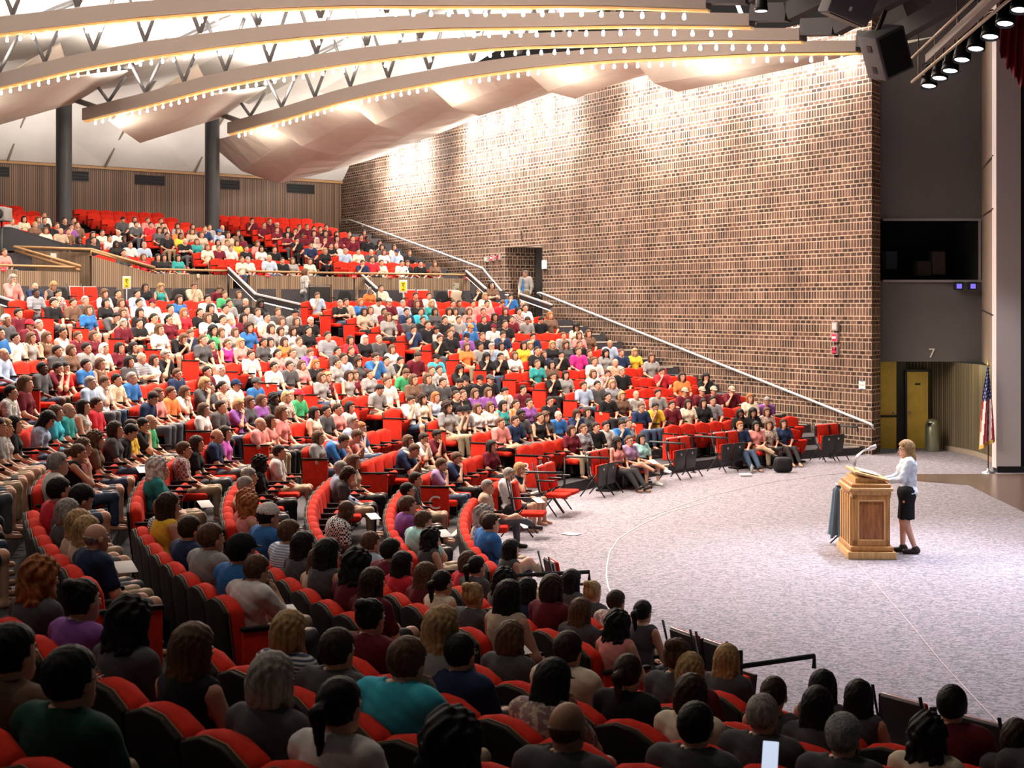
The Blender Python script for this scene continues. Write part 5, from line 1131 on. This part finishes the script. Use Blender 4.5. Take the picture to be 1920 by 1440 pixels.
    if fem:
        def sk(p):
            hp = d['hip']
            if d['stand']:
                F1 = U([ell(hp, (.168, .140, .13))]+[cone(hp+np.array((s_*.065, 0, 0)), np.array((s_*.075, .0, .46)), .100, .112) for s_ in (-1, 1)], .07)(p); F1 = np.maximum(F1, .50-p[:, 2]); return np.maximum(F1, p[:, 2]-(hp[2]+.13))+.006*np.sin(np.arctan2(p[:, 1], p[:, 0])*9)*np.clip((.8-p[:, 2])*3, 0, 1)
            F1 = U([ell(hp, (.19, .155, .13))]+[cone(d['hj'][i], d['hj'][i]+(d['kn'][i]-d['hj'][i])*.85, .105, .085) for i in (0, 1)], .10)(p); return np.maximum(F1, p[:, 2]-(hp[2]+.08))
        out['skirt'] = tomesh('skirt', *nets(sk, lo-.03, hi+.03, h), nm=1)
    PM[key] = out; return out
HM = {}
def hair_mesh(style, h=.0075):
    if (style, h) in HM: return HM[(style, h)]
    def cap(g, zcut, front=.045, fz=.062, bald=False):
        A = ell((0, -.018, .030), (.080+g, .102+g, .098+g))
        def f(p):
            v = A(p); x, y, z = p[:, 0], p[:, 1], p[:, 2]
            v = np.maximum(v, zcut-z+.25*np.maximum(0, y+.02)*0)
            face = np.minimum(y-(front-.35*np.abs(x)), fz+.02*np.cos(x*30)-z); v = np.maximum(v, face)
            side = np.minimum(y+.012, .0-z); v = np.maximum(v, side)      # clear of the cheeks and ears
            if bald: v = np.maximum(v, z-(.028-.25*(y+.1))); v = np.maximum(v, y-.005)
            return v
        return f
    nz = lambda p, a, s: a*(np.sin(p[:, 0]*s+3*np.sin(p[:, 2]*s*.35))*np.sin(p[:, 1]*s*.9+2*np.sin(p[:, 2]*s*.3+p[:, 0]*20)))
    lo, hi = np.array((-.15, -.20, -.16)), np.array((.15, .14, .17))
    if style == 's': f0 = cap(.012, -.075); f = lambda p: f0(p)+nz(p, .003, 170)
    elif style == 'x': f0 = cap(.0015, -.07, bald=True); f = lambda p: f0(p)+nz(p, .001, 200)
    elif style in 'lc':
        w = .010 if style == 'l' else .03
        def L(s): return cone((s*.070, -.005, .02), (s*.085, -.02 if style == 'l' else .0, -.20), .026+w*.5, .030+w*.6)
        g0 = cap(.016+w*.5, -.09); g1 = U([ell((0, -.085, -.11), (.088+w, .042+w*.6, .19 if style == 'l' else .15)), L(-1), L(1)], .04)
        def f(p):
            v = smin(g0(p), g1(p), .03); x, y, z = p[:, 0], p[:, 1], p[:, 2]; v = np.maximum(v, np.minimum(np.minimum(y-.03, .07-z), .062+.0-np.abs(x)*.9)); v = np.maximum(v, np.minimum(z+.0, -1)+.0*z) if False else v
            return v+(nz(p, .0035, 120) if style == 'l' else nz(p, .011, 75))
        lo = np.array((-.19, -.22, -.36)); hi = np.array((.19, .14, .18))
    elif style == 'b':
        g0 = cap(.018, -.09); g1 = U([ell((0, -.07, -.03), (.095, .06, .10)), cone((-.074, 0, .02), (-.080, .005, -.085), .026, .024), cone((.074, 0, .02), (.080, .005, -.085), .026, .024)], .03)
        def f(p):
            v = smin(g0(p), g1(p), .03); x, y, z = p[:, 0], p[:, 1], p[:, 2]; return np.maximum(v, np.minimum(np.minimum(y-.03, .07-z), .065-np.abs(x)*.9))+nz(p, .004, 110)
        lo = np.array((-.16, -.2, -.18))
    elif style == 'p':
        g0 = cap(.008, -.06); g1 = U([cone((0, -.10, .04), (0, -.155, .01), .022, .034), cone((0, -.155, .01), (.01, -.15, -.17), .034, .012)], .02)
        f = lambda p: smin(g0(p), g1(p), .015)+nz(p, .003, 150)
        lo = np.array((-.15, -.22, -.22))
    elif style == 'u':
        g0 = cap(.010, -.06); g1 = ell((0, -.095, .105), (.05, .045, .042)); f = lambda p: smin(g0(p), g1(p), .012)+nz(p, .004, 120)
        hi = np.array((.15, .14, .2))
    v, q = nets(f, lo, hi, h); me = tomesh('hair', v, q, nm=1); HM[(style, h)] = me; return me
def cap_mesh(h=.009):
    if 'cap' in HM: return HM['cap']
    A = ell((0, -.012, .045), (.098, .118, .105)); B = ell((0, -.012, .045), (.088, .108, .095))
    def f(p):
        v = np.maximum(np.maximum(A(p), -B(p)), .035-p[:, 2]); br = np.maximum(ell((0, .11, .045), (.078, .085, .02))(p), np.maximum(.035-p[:, 1], np.abs(p[:, 2]-.046+.25*np.maximum(0, p[:, 1]-.1)+2*p[:, 0]**2)-.006)); return np.minimum(v, br)
    v, q = nets(f, (-.13, -.16, 0), (.13, .23, .18), h); HM['cap'] = tomesh('cap', v, q, nm=1); return HM['cap']
def glasses_mesh():
    m = MB()
    for s in (-1, 1):
        m.tube([(s*.034+.022*cos(a), .101, .006+.016*sin(a)) for a in [k*pi/6 for k in range(13)]], .0022, n=4); m.tube([(s*.056, .10, .01), (s*.082, .0, .008)], .002, n=4)
    m.tube([(-.012, .103, .008), (.012, .103, .008)], .002, n=4); return m.mesh('glasses', mat('glasses_black', (.01, .01, .01), .3))
# ---- colours
SKINS = {'': mat('skin_light', (.56, .31, .21), .55), 'm': mat('skin_medium', (.36, .19, .115), .55), 'd': mat('skin_dark', (.085, .042, .028), .5), 'p': mat('skin_pink', (.64, .37, .28), .55)}
EYEW = mat('eye_white', (.6, .57, .54), .3); LIPS = mat('lips', (.42, .15, .12), .5); BROW = mat('brow_dark', (.03, .018, .012), .7)
def hairmat(n, c): return mat('hair_'+n, c, .62, noise=.5, nscale=60, bump=.5, spec=.18, stretch=(1, 1, .12))
HAIR = {'Y': hairmat('dark_blond', (.22, .13, .06)), 'k': hairmat('black', (.008, .007, .007)), 'd': hairmat('dark_brown', (.028, .015, .010)), 'b': hairmat('brown', (.085, .045, .025)), 'y': hairmat('blond', (.34, .22, .10)), 'g': hairmat('grey', (.26, .24, .22)), 'w': hairmat('white', (.62, .60, .56)), 'r': hairmat('ginger', (.30, .10, .03))}
COL = {'w': ('white', (.66, .64, .62)), 'c': ('cream', (.70, .62, .48)), 'g': ('grey', (.27, .27, .27)), 'G': ('dark grey', (.07, .07, .075)), 'k': ('black', (.014, .014, .016)), 'm': ('maroon', (.11, .012, .022)), 'n': ('navy', (.018, .03, .075)), 'b': ('blue', (.03, .13, .36)), 's': ('pale blue', (.36, .46, .62)), 't': ('teal', (.03, .25, .25)), 'q': ('turquoise', (.05, .45, .58)), 'e': ('green', (.05, .33, .13)), 'y': ('yellow', (.75, .48, .05)), 'o': ('orange', (.72, .20, .06)), 'r': ('red', (.50, .025, .04)), 'p': ('salmon pink', (.68, .26, .24)), 'u': ('purple', (.22, .08, .30)), 'v': ('lilac', (.38, .24, .42)), 'h': ('beige', (.46, .36, .27)), 'z': ('brown', (.13, .075, .05)),
       'W': ('pale blue', (.56, .62, .70)), 'A': ('aqua', (.38, .68, .66)), 'B': ('striped navy', (.03, .045, .10)), 'P': ('patterned grey', (.30, .29, .28)), 'D': ('dark green', (.012, .05, .035)), 'K': ('black and white checked', (.2, .2, .2)), 'L': ('plaid maroon', (.20, .06, .07)), 'F': ('floral', (.3, .2, .2)), 'S': ('striped blue', (.20, .32, .5)), 'J': ('tan flowered', (.5, .38, .25)), 'M': ('magenta', (.50, .03, .22)), 'V': ('violet pink', (.55, .12, .50)), 'O': ('orange checked', (.7, .25, .12))}
def clothmat(k):
    n, c = COL[k]; nm = 'cloth_'+n.replace(' ', '_')+('_'+k)
    if nm in MATS: return MATS[nm]
    if k not in 'BPKLFSJO': return mat(nm, c, .85, noise=.10, nscale=25, bump=.25, spec=.12)
    m, N, L, b = newmat(nm); t = N.new('ShaderNodeTexCoord'); b.inputs['Roughness'].default_value = .85
    w = N.new('ShaderNodeTexWave'); w.bands_direction = 'Z'; r = N.new('ShaderNodeValToRGB'); r.color_ramp.interpolation = 'CONSTANT'; e = r.color_ramp.elements
    lo_, hi_ = c, {'B': (.5, .5, .5), 'P': (.62, .6, .58), 'K': (.8, .8, .8), 'L': (.5, .42, .4), 'F': (.6, .52, .4), 'S': (.65, .7, .75), 'J': (.7, .6, .45), 'O': (.8, .6, .5)}[k]
    if k in 'BS': w.inputs['Scale'].default_value = 14; L.new(t.outputs['Object'], w.inputs[0]); L.new(w.outputs['Fac'], r.inputs[0])
    elif k in 'KLO':
        ch = N.new('ShaderNodeTexChecker'); ch.inputs['Scale'].default_value = 42 if k == 'K' else 26; L.new(t.outputs['Object'], ch.inputs[0]); L.new(ch.outputs['Fac'], r.inputs[0]); lo_ = (.01, .01, .01) if k == 'K' else c
    else:
        vn = N.new('ShaderNodeTexNoise'); vn.inputs['Scale'].default_value = 26; L.new(t.outputs['Object'], vn.inputs[0]); L.new(vn.outputs['Fac'], r.inputs[0])
    e[0].color = (*lo_, 1); e[1].color = (*hi_, 1); e[1].position = .52; L.new(r.outputs[0], b.inputs['Base Color']); MATS[nm] = m; return m
TROU = [mat('denim', (.035, .06, .11), .8), mat('khaki', (.34, .26, .17), .85), mat('black_cloth', (.012, .012, .014), .8), mat('grey_cloth', (.08, .085, .10), .8)]
SHOE = mat('shoe_dark', (.03, .022, .02), .5); SHOEW = mat('shoe_white', (.7, .7, .7), .5)
def setm(o, ms):
    for i, mt in enumerate(ms): o.material_slots[i].link = 'OBJECT'; o.material_slots[i].material = mt
POSE = {'0': 'lap', '1': 'chin', '2': 'lean', '3': 'arms', '4': 'cross', '5': 'read', '6': 'out'}
PDESC = {'lap': 'hands in lap', 'chin': 'hand at chin', 'lean': 'leaning forward on both elbows', 'arms': 'arms folded', 'cross': 'one leg crossed', 'read': 'head bowed', 'out': 'legs stretched out'}
FEMS = 'lcbpu'
def make_person(M, style, hc, skin, sh, pose, label, group=None, h=.017, hat=None, glass=False, legs=None, yaw=0., sleeve=None, fem=None, scale=1., skirt=None, shoes=None):
    fem = (style in FEMS) if fem is None else fem
    pm = person_meshes(pose, fem, h, .0085 if h < .02 else .012)
    o = link('person', pm['body'], label=label, cat='person', group=group); o.matrix_world = M @ Matrix.Rotation(yaw, 4, 'Z') @ Matrix.Scale(scale, 4)
    setm(o, [SKINS[skin], EYEW, LIPS if skin != 'd' else SKINS['d'], BROW])
    d = pm['d']; HMx = Matrix.Translation(Vector(d['head'])) @ Matrix(headM(d).tolist()).to_4x4()
    if style != 'X': q = link('hair', hair_mesh(style, .0075 if h < .02 else .012), o, HMx); setm(q, [HAIR.get(hc, HAIR['b']) if not (style == 'x' and hc in 'kd') else HAIR['b']])
    if hat: q = link('cap', cap_mesh(), o, HMx); setm(q, [clothmat(hat)])
    if glass: link('glasses', GLASS, o, HMx)
    sl = sleeve or ('short' if (not fem or rnd.random() < .7) else 'none'); q = link('shirt', pm['shirt_'+sl], o); setm(q, [clothmat(sh)])
    if skirt: q = link('skirt', pm['skirt'], o); setm(q, [clothmat(skirt)])
    else: lg = legs or rnd.choice(['long', 'short']); q = link('trousers', pm[lg], o); setm(q, [rnd.choice(TROU)])
    if shoes and 'shoes' in pm:
        for s_ in pm['shoes']: q = link('shoe', s_, o); setm(q, [SHOE if shoes == 'd' else SHOEW])
    return o
GLASS = glasses_mesh()
LD, LU, LW, LB, LS = .92, 2.3, 1.0, 1.1, 1.1
WORDS = {}
def plabel(p, extra=''):
    n = COL[p['sh']][0]; s = p['seat']; st = PDESC[POSE[str(p['po'])]]
    hat = {'r': 'red', 'k': 'black', 'h': 'beige', 'o': 'orange', 'n': 'navy', 'w': 'white', 'm': 'maroon', 'G': 'dark grey', 'b': 'blue', 'c': 'cream', 'g': 'grey'}.get(p['hat'])
    l = 'person in %s top%s, %s, ' % (n, (' and %s cap' % hat) if hat else '', st)
    bn = s['bn'].replace('of the balcony', 'of balcony').replace('in the ', 'of ')
    return l, '%s seat of %s row %s' % (ordw(s['idx']), ordw(s['row']-(0 if s['up'] else 1)), bn)
seated = sorted([p for p in PPL if 'seat' in p], key=lambda p: p['D'])
nP = 0
LEC = Vector((5.3, 22.9, 0))
def pyaw(a, R0):
    x = pol(R0, a, 0); d0 = math.atan2(CY-x.y, CX-x.x); d1 = math.atan2(LEC.y-x.y, LEC.x-x.x); d = (d1-d0+pi) % (2*pi)-pi; return max(-.55, min(.55, d*.6))
far_acc = []
MAXP = 285
for i, p in enumerate(seated):
    s = p['seat']; M = seatM(s['R'], p['a'], s['z']) @ Matrix.Translation((0, .24, 0)); fem = p['st'] in FEMS
    pose = POSE[str(p['po'])] if p['front'] is None else POSE[p['front']] if p['front'] != '0' else 'lap'
    if p['front'] and p['po'] == 1 and p['front'] == '6': pose = 'out'
    h = .017 if p['D'] < 22 else .024; yaw = pyaw(p['a'], s['R']); rr = random.Random(int(p['u']*7+p['v'])).random
    a_, b_ = plabel(p); lab = a_+b_
    w = lab.split()
    if len(w) > 16: lab = ' '.join((a_.split(', ')[0]+', '+b_).split()[:16])
    kw = dict(h=h, hat=p['hat'], glass=p['glass'] and p['D'] < 40, yaw=yaw, scale=p['sc'])
    if p['sh'] in 'AVq' and fem: kw['sleeve'] = 'short'
    if p['sh'] in 's' and not fem: kw['sleeve'] = 'long'
    if p['front']: kw['shoes'] = 'w' if p['sh'] in 'A' else 'd'
    if p['front']: kw['legs'] = 'long' if p['sh'] in 'npb h' else 'short'
    kw['zcurl'] = 0; kw.pop('zcurl')
    if i < MAXP: make_person(M, p['st'], p['hc'], p['skin'], p['sh'], pose, lab, group='seated audience', **kw)
    else: far_acc.append((p, M @ Matrix.Rotation(yaw, 4, 'Z') @ Matrix.Scale(p['sc'], 4), fem, pose))
    nP += 1
# the farthest people, beyond the nearest 285, as one mass
V = []; Q = []; MI = []; mats = []; mid = {}; n = 0
def mslot(m_):
    if m_.name not in mid: mid[m_.name] = len(mats); mats.append(m_)
    return mid[m_.name]
def getarr(me):
    k = ('arr', me.name)
    if k not in HM:
        v = np.empty(len(me.vertices)*3, np.float32); me.vertices.foreach_get('co', v); q = np.empty(len(me.polygons)*4, np.int32)
        me.polygons.foreach_get('vertices', q) if False else me.loops.foreach_get('vertex_index', q); mi = np.empty(len(me.polygons), np.int32); me.polygons.foreach_get('material_index', mi); HM[k] = (v.reshape(-1, 3), q.reshape(-1, 4), mi)
    return HM[k]
for up in (False, True):
    V = []; Q = []; MI = []; mats = []; mid = {}; n = 0
    for p, M, fem, pose in far_acc:
        if p['seat']['up'] != up: continue
        pm = person_meshes(pose if pose != 'cross' else 'lap', fem, .034, .016); d = pm['d']; HMx = np.array(M @ (Matrix.Translation(Vector(d['head'])) @ Matrix(headM(d).tolist()).to_4x4())); Mn = np.array(M)
        items = [(pm['body'], Mn, [SKINS[p['skin']], EYEW, LIPS, BROW]), (pm['shirt_short'], Mn, [clothmat(p['sh'])]), (pm['long'], Mn, [TROU[int(p['u']) % 4]]), (hair_mesh(p['st'], .014), HMx, [HAIR.get(p['hc'], HAIR['b'])])]
        if p['hat']: items.append((cap_mesh(), HMx, [clothmat(p['hat'])]))
        for me, A, ms in items:
            v, q, mi = getarr(me); V.append(v @ A[:3, :3].T+A[:3, 3]); Q.append(q+n); n += len(v); lut = np.array([mslot(x) for x in ms]+[0]*4); MI.append(lut[mi])
    if not V: continue
    me = tomesh('people', np.concatenate(V), np.concatenate(Q), np.concatenate(MI), nm=0)
    for m_ in mats: me.materials.append(m_)
    me.polygons.foreach_set('material_index', np.concatenate(MI).astype(np.int32))
    link('people', me, label='the farthest seated people of the balcony' if up else 'the farthest seated people of the main floor', cat='people', kind='stuff')
seats_build()
# people off the seating: cross aisle, folding chairs, standing
def xaisle(u, v, st, hc, sh, pose, label, skin='', **k):
    a = ang_of(u, PAR_R-.75); M = seatM(PAR_R-.75, a, AISLE_Z) @ Matrix.Translation((0, .2, 0)); p0 = M.translation; sc = (P(u, v, p0.y).z-AISLE_Z)/1.15
    make_person(M, st, hc, skin, sh, pose, label, group='people on the cross aisle', h=.024, scale=max(.93, min(1.12, sc)), yaw=pyaw(a, PAR_R), **k)
xaisle(15, 514, 'b', 'g', 'p', 'chin', 'person in coral long-sleeved top, hand at chin, cross aisle at the left edge', sleeve='long')
xaisle(57, 530, 'x', 'g', 'n', 'chin', 'balding person in dark top, hand at mouth, second on the left cross aisle')
xaisle(87, 527, 'b', 'y', 'G', 'read', 'person in grey sleeveless top on the left cross aisle, before the red pair', sleeve='none')
xaisle(265, 533, 'l', 'd', 'k', 'lap', 'person in black cardigan and glasses right of the left yellow sign', glass=True, sleeve='long')
xaisle(294, 533, 'c', 'y', 't', 'lap', 'person in teal sleeveless top on the cross aisle', sleeve='none')
xaisle(357, 530, 's', 'b', 'J', 'chin', 'person in tan flowered shirt, hand at chin, on the cross aisle')
xaisle(401, 535, 's', 'b', 'm', 'read', 'person in maroon T-shirt with head bowed on the cross aisle')
xaisle(686, 540, 'l', 'g', 'o', 'read', 'person in orange shirt leaning at the right stair')
xaisle(709, 535, 's', 'd', 'c', 'arms', 'person in cream shirt, arms folded, beside the right stair', sleeve='long')
xaisle(892, 537, 's', 'b', 'k', 'chin', 'person in dark shirt, hands at mouth, at the right end of cross aisle', glass=True)
xaisle(917, 528, 'b', 'k', 'z', 'arms', 'person in brown patterned top, arms folded, against the brick doorway pier')
# standing usher with folder, man in the doorway, the speaker
p = pol(35.6, ang_of(573, 35.6), AISLE_Z); M = Matrix.Translation(p) @ Matrix.Rotation(R_(-62), 4, 'Z')
make_person(M, 'b', 'b', '', 'P', 'stfold', 'person standing in black and cream patterned jacket holding a folder', h=.02, sleeve='long', legs='long', fem=True, shoes='d', scale=.99)
m = MB(); m.rbox((0, 0, 0), (.30, .03, .34), .008, n=1); m.build('folder', mat('folder_tan', (.5, .40, .32)), M=M @ Matrix.Translation((-.10, .33, .82)) @ Matrix.Rotation(.9, 4, 'Z'), label='tan folder held by the standing person on the cross aisle', cat='folder')
s_ = ws(985, -.45); p = wp(s_, dz0+.05, -.45); M = Matrix.Translation(p) @ Matrix.Rotation(math.atan2(WN.y, WN.x)-pi/2+.45, 4, 'Z')
make_person(M, 's', 'g', '', 'w', 'st', 'person in white shirt and bright blue tie standing in the brick doorway', h=.02, sleeve='long', legs='long', shoes='d', scale=1.03)
m = MB(); m.add([(-.02, 0, .0), (.02, 0, 0), (.045, .012, -.40), (0, .014, -.46), (-.045, .012, -.40), (-.02, .012, 0), (.02, .012, 0)], [(0, 1, 2, 3, 4), ]); m.rbox((0, .01, -.01), (.05, .03, .04), .01, n=1); m.build('necktie', mat('tie_blue', (.01, .22, .72), .5), M=M @ Matrix.Translation((0, .155, 1.41)), label='bright blue necktie worn by the man in the doorway', cat='tie')
M = Matrix.Translation((5.92, 22.98, 0)) @ Matrix.Rotation(R_(84), 4, 'Z')
make_person(M, 'l', 'Y', 'p', 'W', 'stlect', 'person in pale blue jacket and dark skirt speaking at the lectern', h=.014, sleeve='long', fem=True, skirt='k', shoes='d', scale=1.035, glass=True)
# things held or lying about
def paper(M, name, label, d=(.21, .28, .008), mt=PAPER): m = MB(); m.rbox((0, 0, 0), d, .003, n=1); return m.build(name, mt, M=M, label=label, cat='papers')
def onlap(u, v, D, name, label, d=(.15, .20, .006), tilt=.3, rz=.5, mt=PAPER): paper(Matrix.Translation(P(u, v, D)) @ Matrix.Rotation(rz, 4, 'Z') @ Matrix.Rotation(tilt, 4, 'X'), name, label, d, mt)
for u, v, D, nm, lb in ((1010, 938, 24.6, 'booklet', 'white open pages held by the person in white shirt and tie'), (985, 985, 23.6, 'booklet', 'white pages on the lap beside the navy shirt'), (1225, 866, 31.0, 'booklet', 'open booklet held by the front row person in aqua'), (268, 881, 20.5, 'booklet', 'white pages held beside the yellow shirt'), (235, 1063, 11.6, 'booklet', 'white pad with a pen beside the bald person in navy'), (700, 968, 20.4, 'newspaper', 'white newspaper beside the black and white checked shirt'), (540, 1146, 11.5, 'booklet', 'open magazine beside the person in white T-shirt'), (832, 1000, 18.0, 'newspaper', 'open newsletter beside the aqua shirt'), (660, 1100, 13.0, 'booklet', 'open magazine beside the brown haired person'), (970, 1215, 11.2, 'booklet', 'magazine on the lap of the bun haired person'), (385, 945, 17.5, 'booklet', 'white booklet held beside the plaid shirt'), (40, 893, 19.5, 'booklet', 'blue grey booklet on a lap at the left edge')):
    onlap(u, v, D, nm, lb)
onlap(1444, 1420, 6.8, 'mobile_phone', 'lit mobile phone held up at the bottom of the view', (.07, .14, .01), 1.1, -.3, mat('phone_glow', (.7, .8, 1), emit=.8))
pg = G(1071, 1001, .012); paper(Matrix.Translation(pg) @ Matrix.Rotation(.9, 4, 'Z'), 'paper_sheet', 'white sheet lying on the carpet by the front seats')
pg = G(1398, 890, .03); m = MB(); m.rbox((0, 0, 0), (.26, .2, .04), .01, n=1); m.build('book', PAPER, M=Matrix.Translation(pg), label='pale book on the carpet under the front row', cat='book')
pg = G(1410, 888, 0); m = MB(); m.lathe([(0, 0), (.035, .0), (.037, .15), (.015, .19), (.015, .21), (0, .21)], pg, 14); m.build('water_bottle', mat('bottle_plastic', (.35, .4, .42), .1), label='clear water bottle under the front row', cat='bottle')
pg = G(1468, 886, 0); m = MB(); m.rbox((0, 0, 0), (.42, .24, .34), .09, n=3, M=Matrix.Translation(pg+Vector((0, 0, .18))), fn=lambda x, y, z: (x*(1-.5*max(0, z)), y, z)); m.tube([pg+Vector((-.1, 0, .33)), pg+Vector((-.05, 0, .46)), pg+Vector((.05, 0, .46)), pg+Vector((.1, 0, .33))], .012); m.build('handbag', BLACK, label='black handbag on the floor before the chevron skirt', cat='bag')
# ------------------------------------------------------------------ lights
def lamp(name, kind, loc, energy, color=(1, .86, .72), target=None, size=.1, angle=None, blend=.6):
    l = bpy.data.lights.new(name, kind); l.energy = energy; l.color = color
    if kind in ('POINT', 'SPOT'): l.shadow_soft_size = size
    if kind == 'AREA': l.size = size
    if angle: l.spot_size = R_(angle); l.spot_blend = blend
    o = bpy.data.objects.new(name, l); col.objects.link(o); o.location = loc
    if target is not None: o.rotation_euler = (Vector(target)-Vector(loc)).to_track_quat('-Z', 'Y').to_euler()
    return o
WARM = (1, .85, .72)
for ti, ang in enumerate(TR+[]):
    for r in (20, 25.5, 31, 36.5, 42):
        p = pol(r, ang, zt(r)-.35); e = [900, 900, 950, 1100, 2000, 3600][ti]
        if ti < 5: lamp('bulb_light', 'POINT', pol(r+1.5, ang-.9, zt(r)-.85), 85, (1, .84, .68), None, .2)
        lamp('truss_downlight', 'SPOT', p, e*LD, WARM, p-Vector((0, 0, 5)), .25, 150, .8)
    for r in (19.5, 25, 30.5, 36, 41):
        p = pol(r, ang+1.2, zt(r)+.75); e = 900
        lamp('truss_uplight', 'SPOT', p, e*LU, (1, .90, .80), p+Vector((0, 0, 5)), .25, 165, .9)
s = .9
while s < 31:
    if not any(abs(s-g) < 1.1 for g in (ws(1131), ws(848), ws(700))):
        z = 10.1 if s < 4 else 10.5 if s < 18 else 10.0 if s < 24 else 9.7
        p = wp(s, z, .95); lamp('wall_washer', 'SPOT', p, 1100*LW, (1, .9, .8), wp(s, z-5, .0), .2, 140, 1)
        rr_ = (wp(s, 0)-Vector((CX, CY, 0))).length; lamp('wall_glow', 'POINT', wp(s, cloudz(rr_, 1)-.05, .42), 240*LW, (1, .92, .84), None, .12)
    s += 1.35
for j in range(6):
    s = 1+j*4.6; p = B0+BD*s+BN*4.2+Vector((0, 0, 9.0)); lamp('back_uplight', 'SPOT', p, 300*LB, (1, .92, .84), B0+BD*s+BN*1.5+Vector((0, 0, 11.5)), .5, 150, 1)
for ang in (180, 196, 212):
    for r in (21, 26, 31):
        p = pol(r, ang, 10.0); lamp('near_row_fill', 'SPOT', p, 230, WARM, p-Vector((0, 0, 5)), .25, 140, .8)  # added fill that brightens the near rows, hung from no built truss
for k, sp in enumerate(SP[:8]):
    tgt = [Vector((5.5, 23, 1)), Vector((8, 24, 0)), Vector((6, 19, 0)), Vector((9, 19, 0)), Vector((5, 21, 0)), Vector((7, 16, 0)), Vector((10, 21, 0)), Vector((6, 23, 1))][k]
    lamp('stage_spot', 'SPOT', sp-Vector((0, 0, .25)), 1500*LS, (.93, .90, 1.0), tgt, .12, 50, .9)
lamp('stage_fill', 'SPOT', (11, 19, 10.5), 3600*LS, (.94, .92, 1.0), (7.2, 18.5, 0), .5, 78, .9)
lamp('front_key', 'SPOT', pol(30, 200, 10.3), 1900*LS, (1, .93, .9), (5.9, 23, 1.2), .3, 30, .6)
lamp('vestibule_fill', 'POINT', wp((d0+d1)/2, dz1-.3, -.6), 25, (1, .9, .8), None, .1)  # added fill that lifts the dark doorway recess, no fixture built
lamp('hall_lamp', 'POINT', (11.0, 37.6, 2.2), 14, (1, .9, .5), None, .1)
lamp('flag_fill', 'SPOT', (9, 27, 9), 900, (.95, .92, 1), (10.6, 34, 1.2), .2, 30, .7)  # added spot that brightens the flag, no fixture built
w = bpy.data.worlds.new('world'); bpy.context.scene.world = w; w.use_nodes = True; w.node_tree.nodes['Background'].inputs[0].default_value = (1, .86, .78, 1); w.node_tree.nodes['Background'].inputs[1].default_value = .035
# ------------------------------------------------------------------ camera
cam = bpy.data.cameras.new('camera'); co = bpy.data.objects.new('camera', cam); col.objects.link(co); co.location = (0, 0, H); co.rotation_euler = (pi/2, 0, 0)
cam.sensor_width = 17.3; cam.lens = F/1920*17.3; cam.shift_y = -(720-YH)/1920; cam.clip_start = .1; cam.clip_end = 300
cam.dof.use_dof = True; cam.dof.focus_distance = 23; cam.dof.aperture_fstop = 3.2
sc = bpy.context.scene; sc.camera = co
sc.view_settings.view_transform = 'Standard'; sc.view_settings.exposure = 0; sc.view_settings.look = 'None'
sc.cycles.use_denoising = True; sc.cycles.max_bounces = 5; sc.cycles.diffuse_bounces = 3; sc.cycles.glossy_bounces = 2; sc.cycles.sample_clamp_indirect = 4; sc.cycles.caustics_reflective = False; sc.cycles.caustics_refractive = False
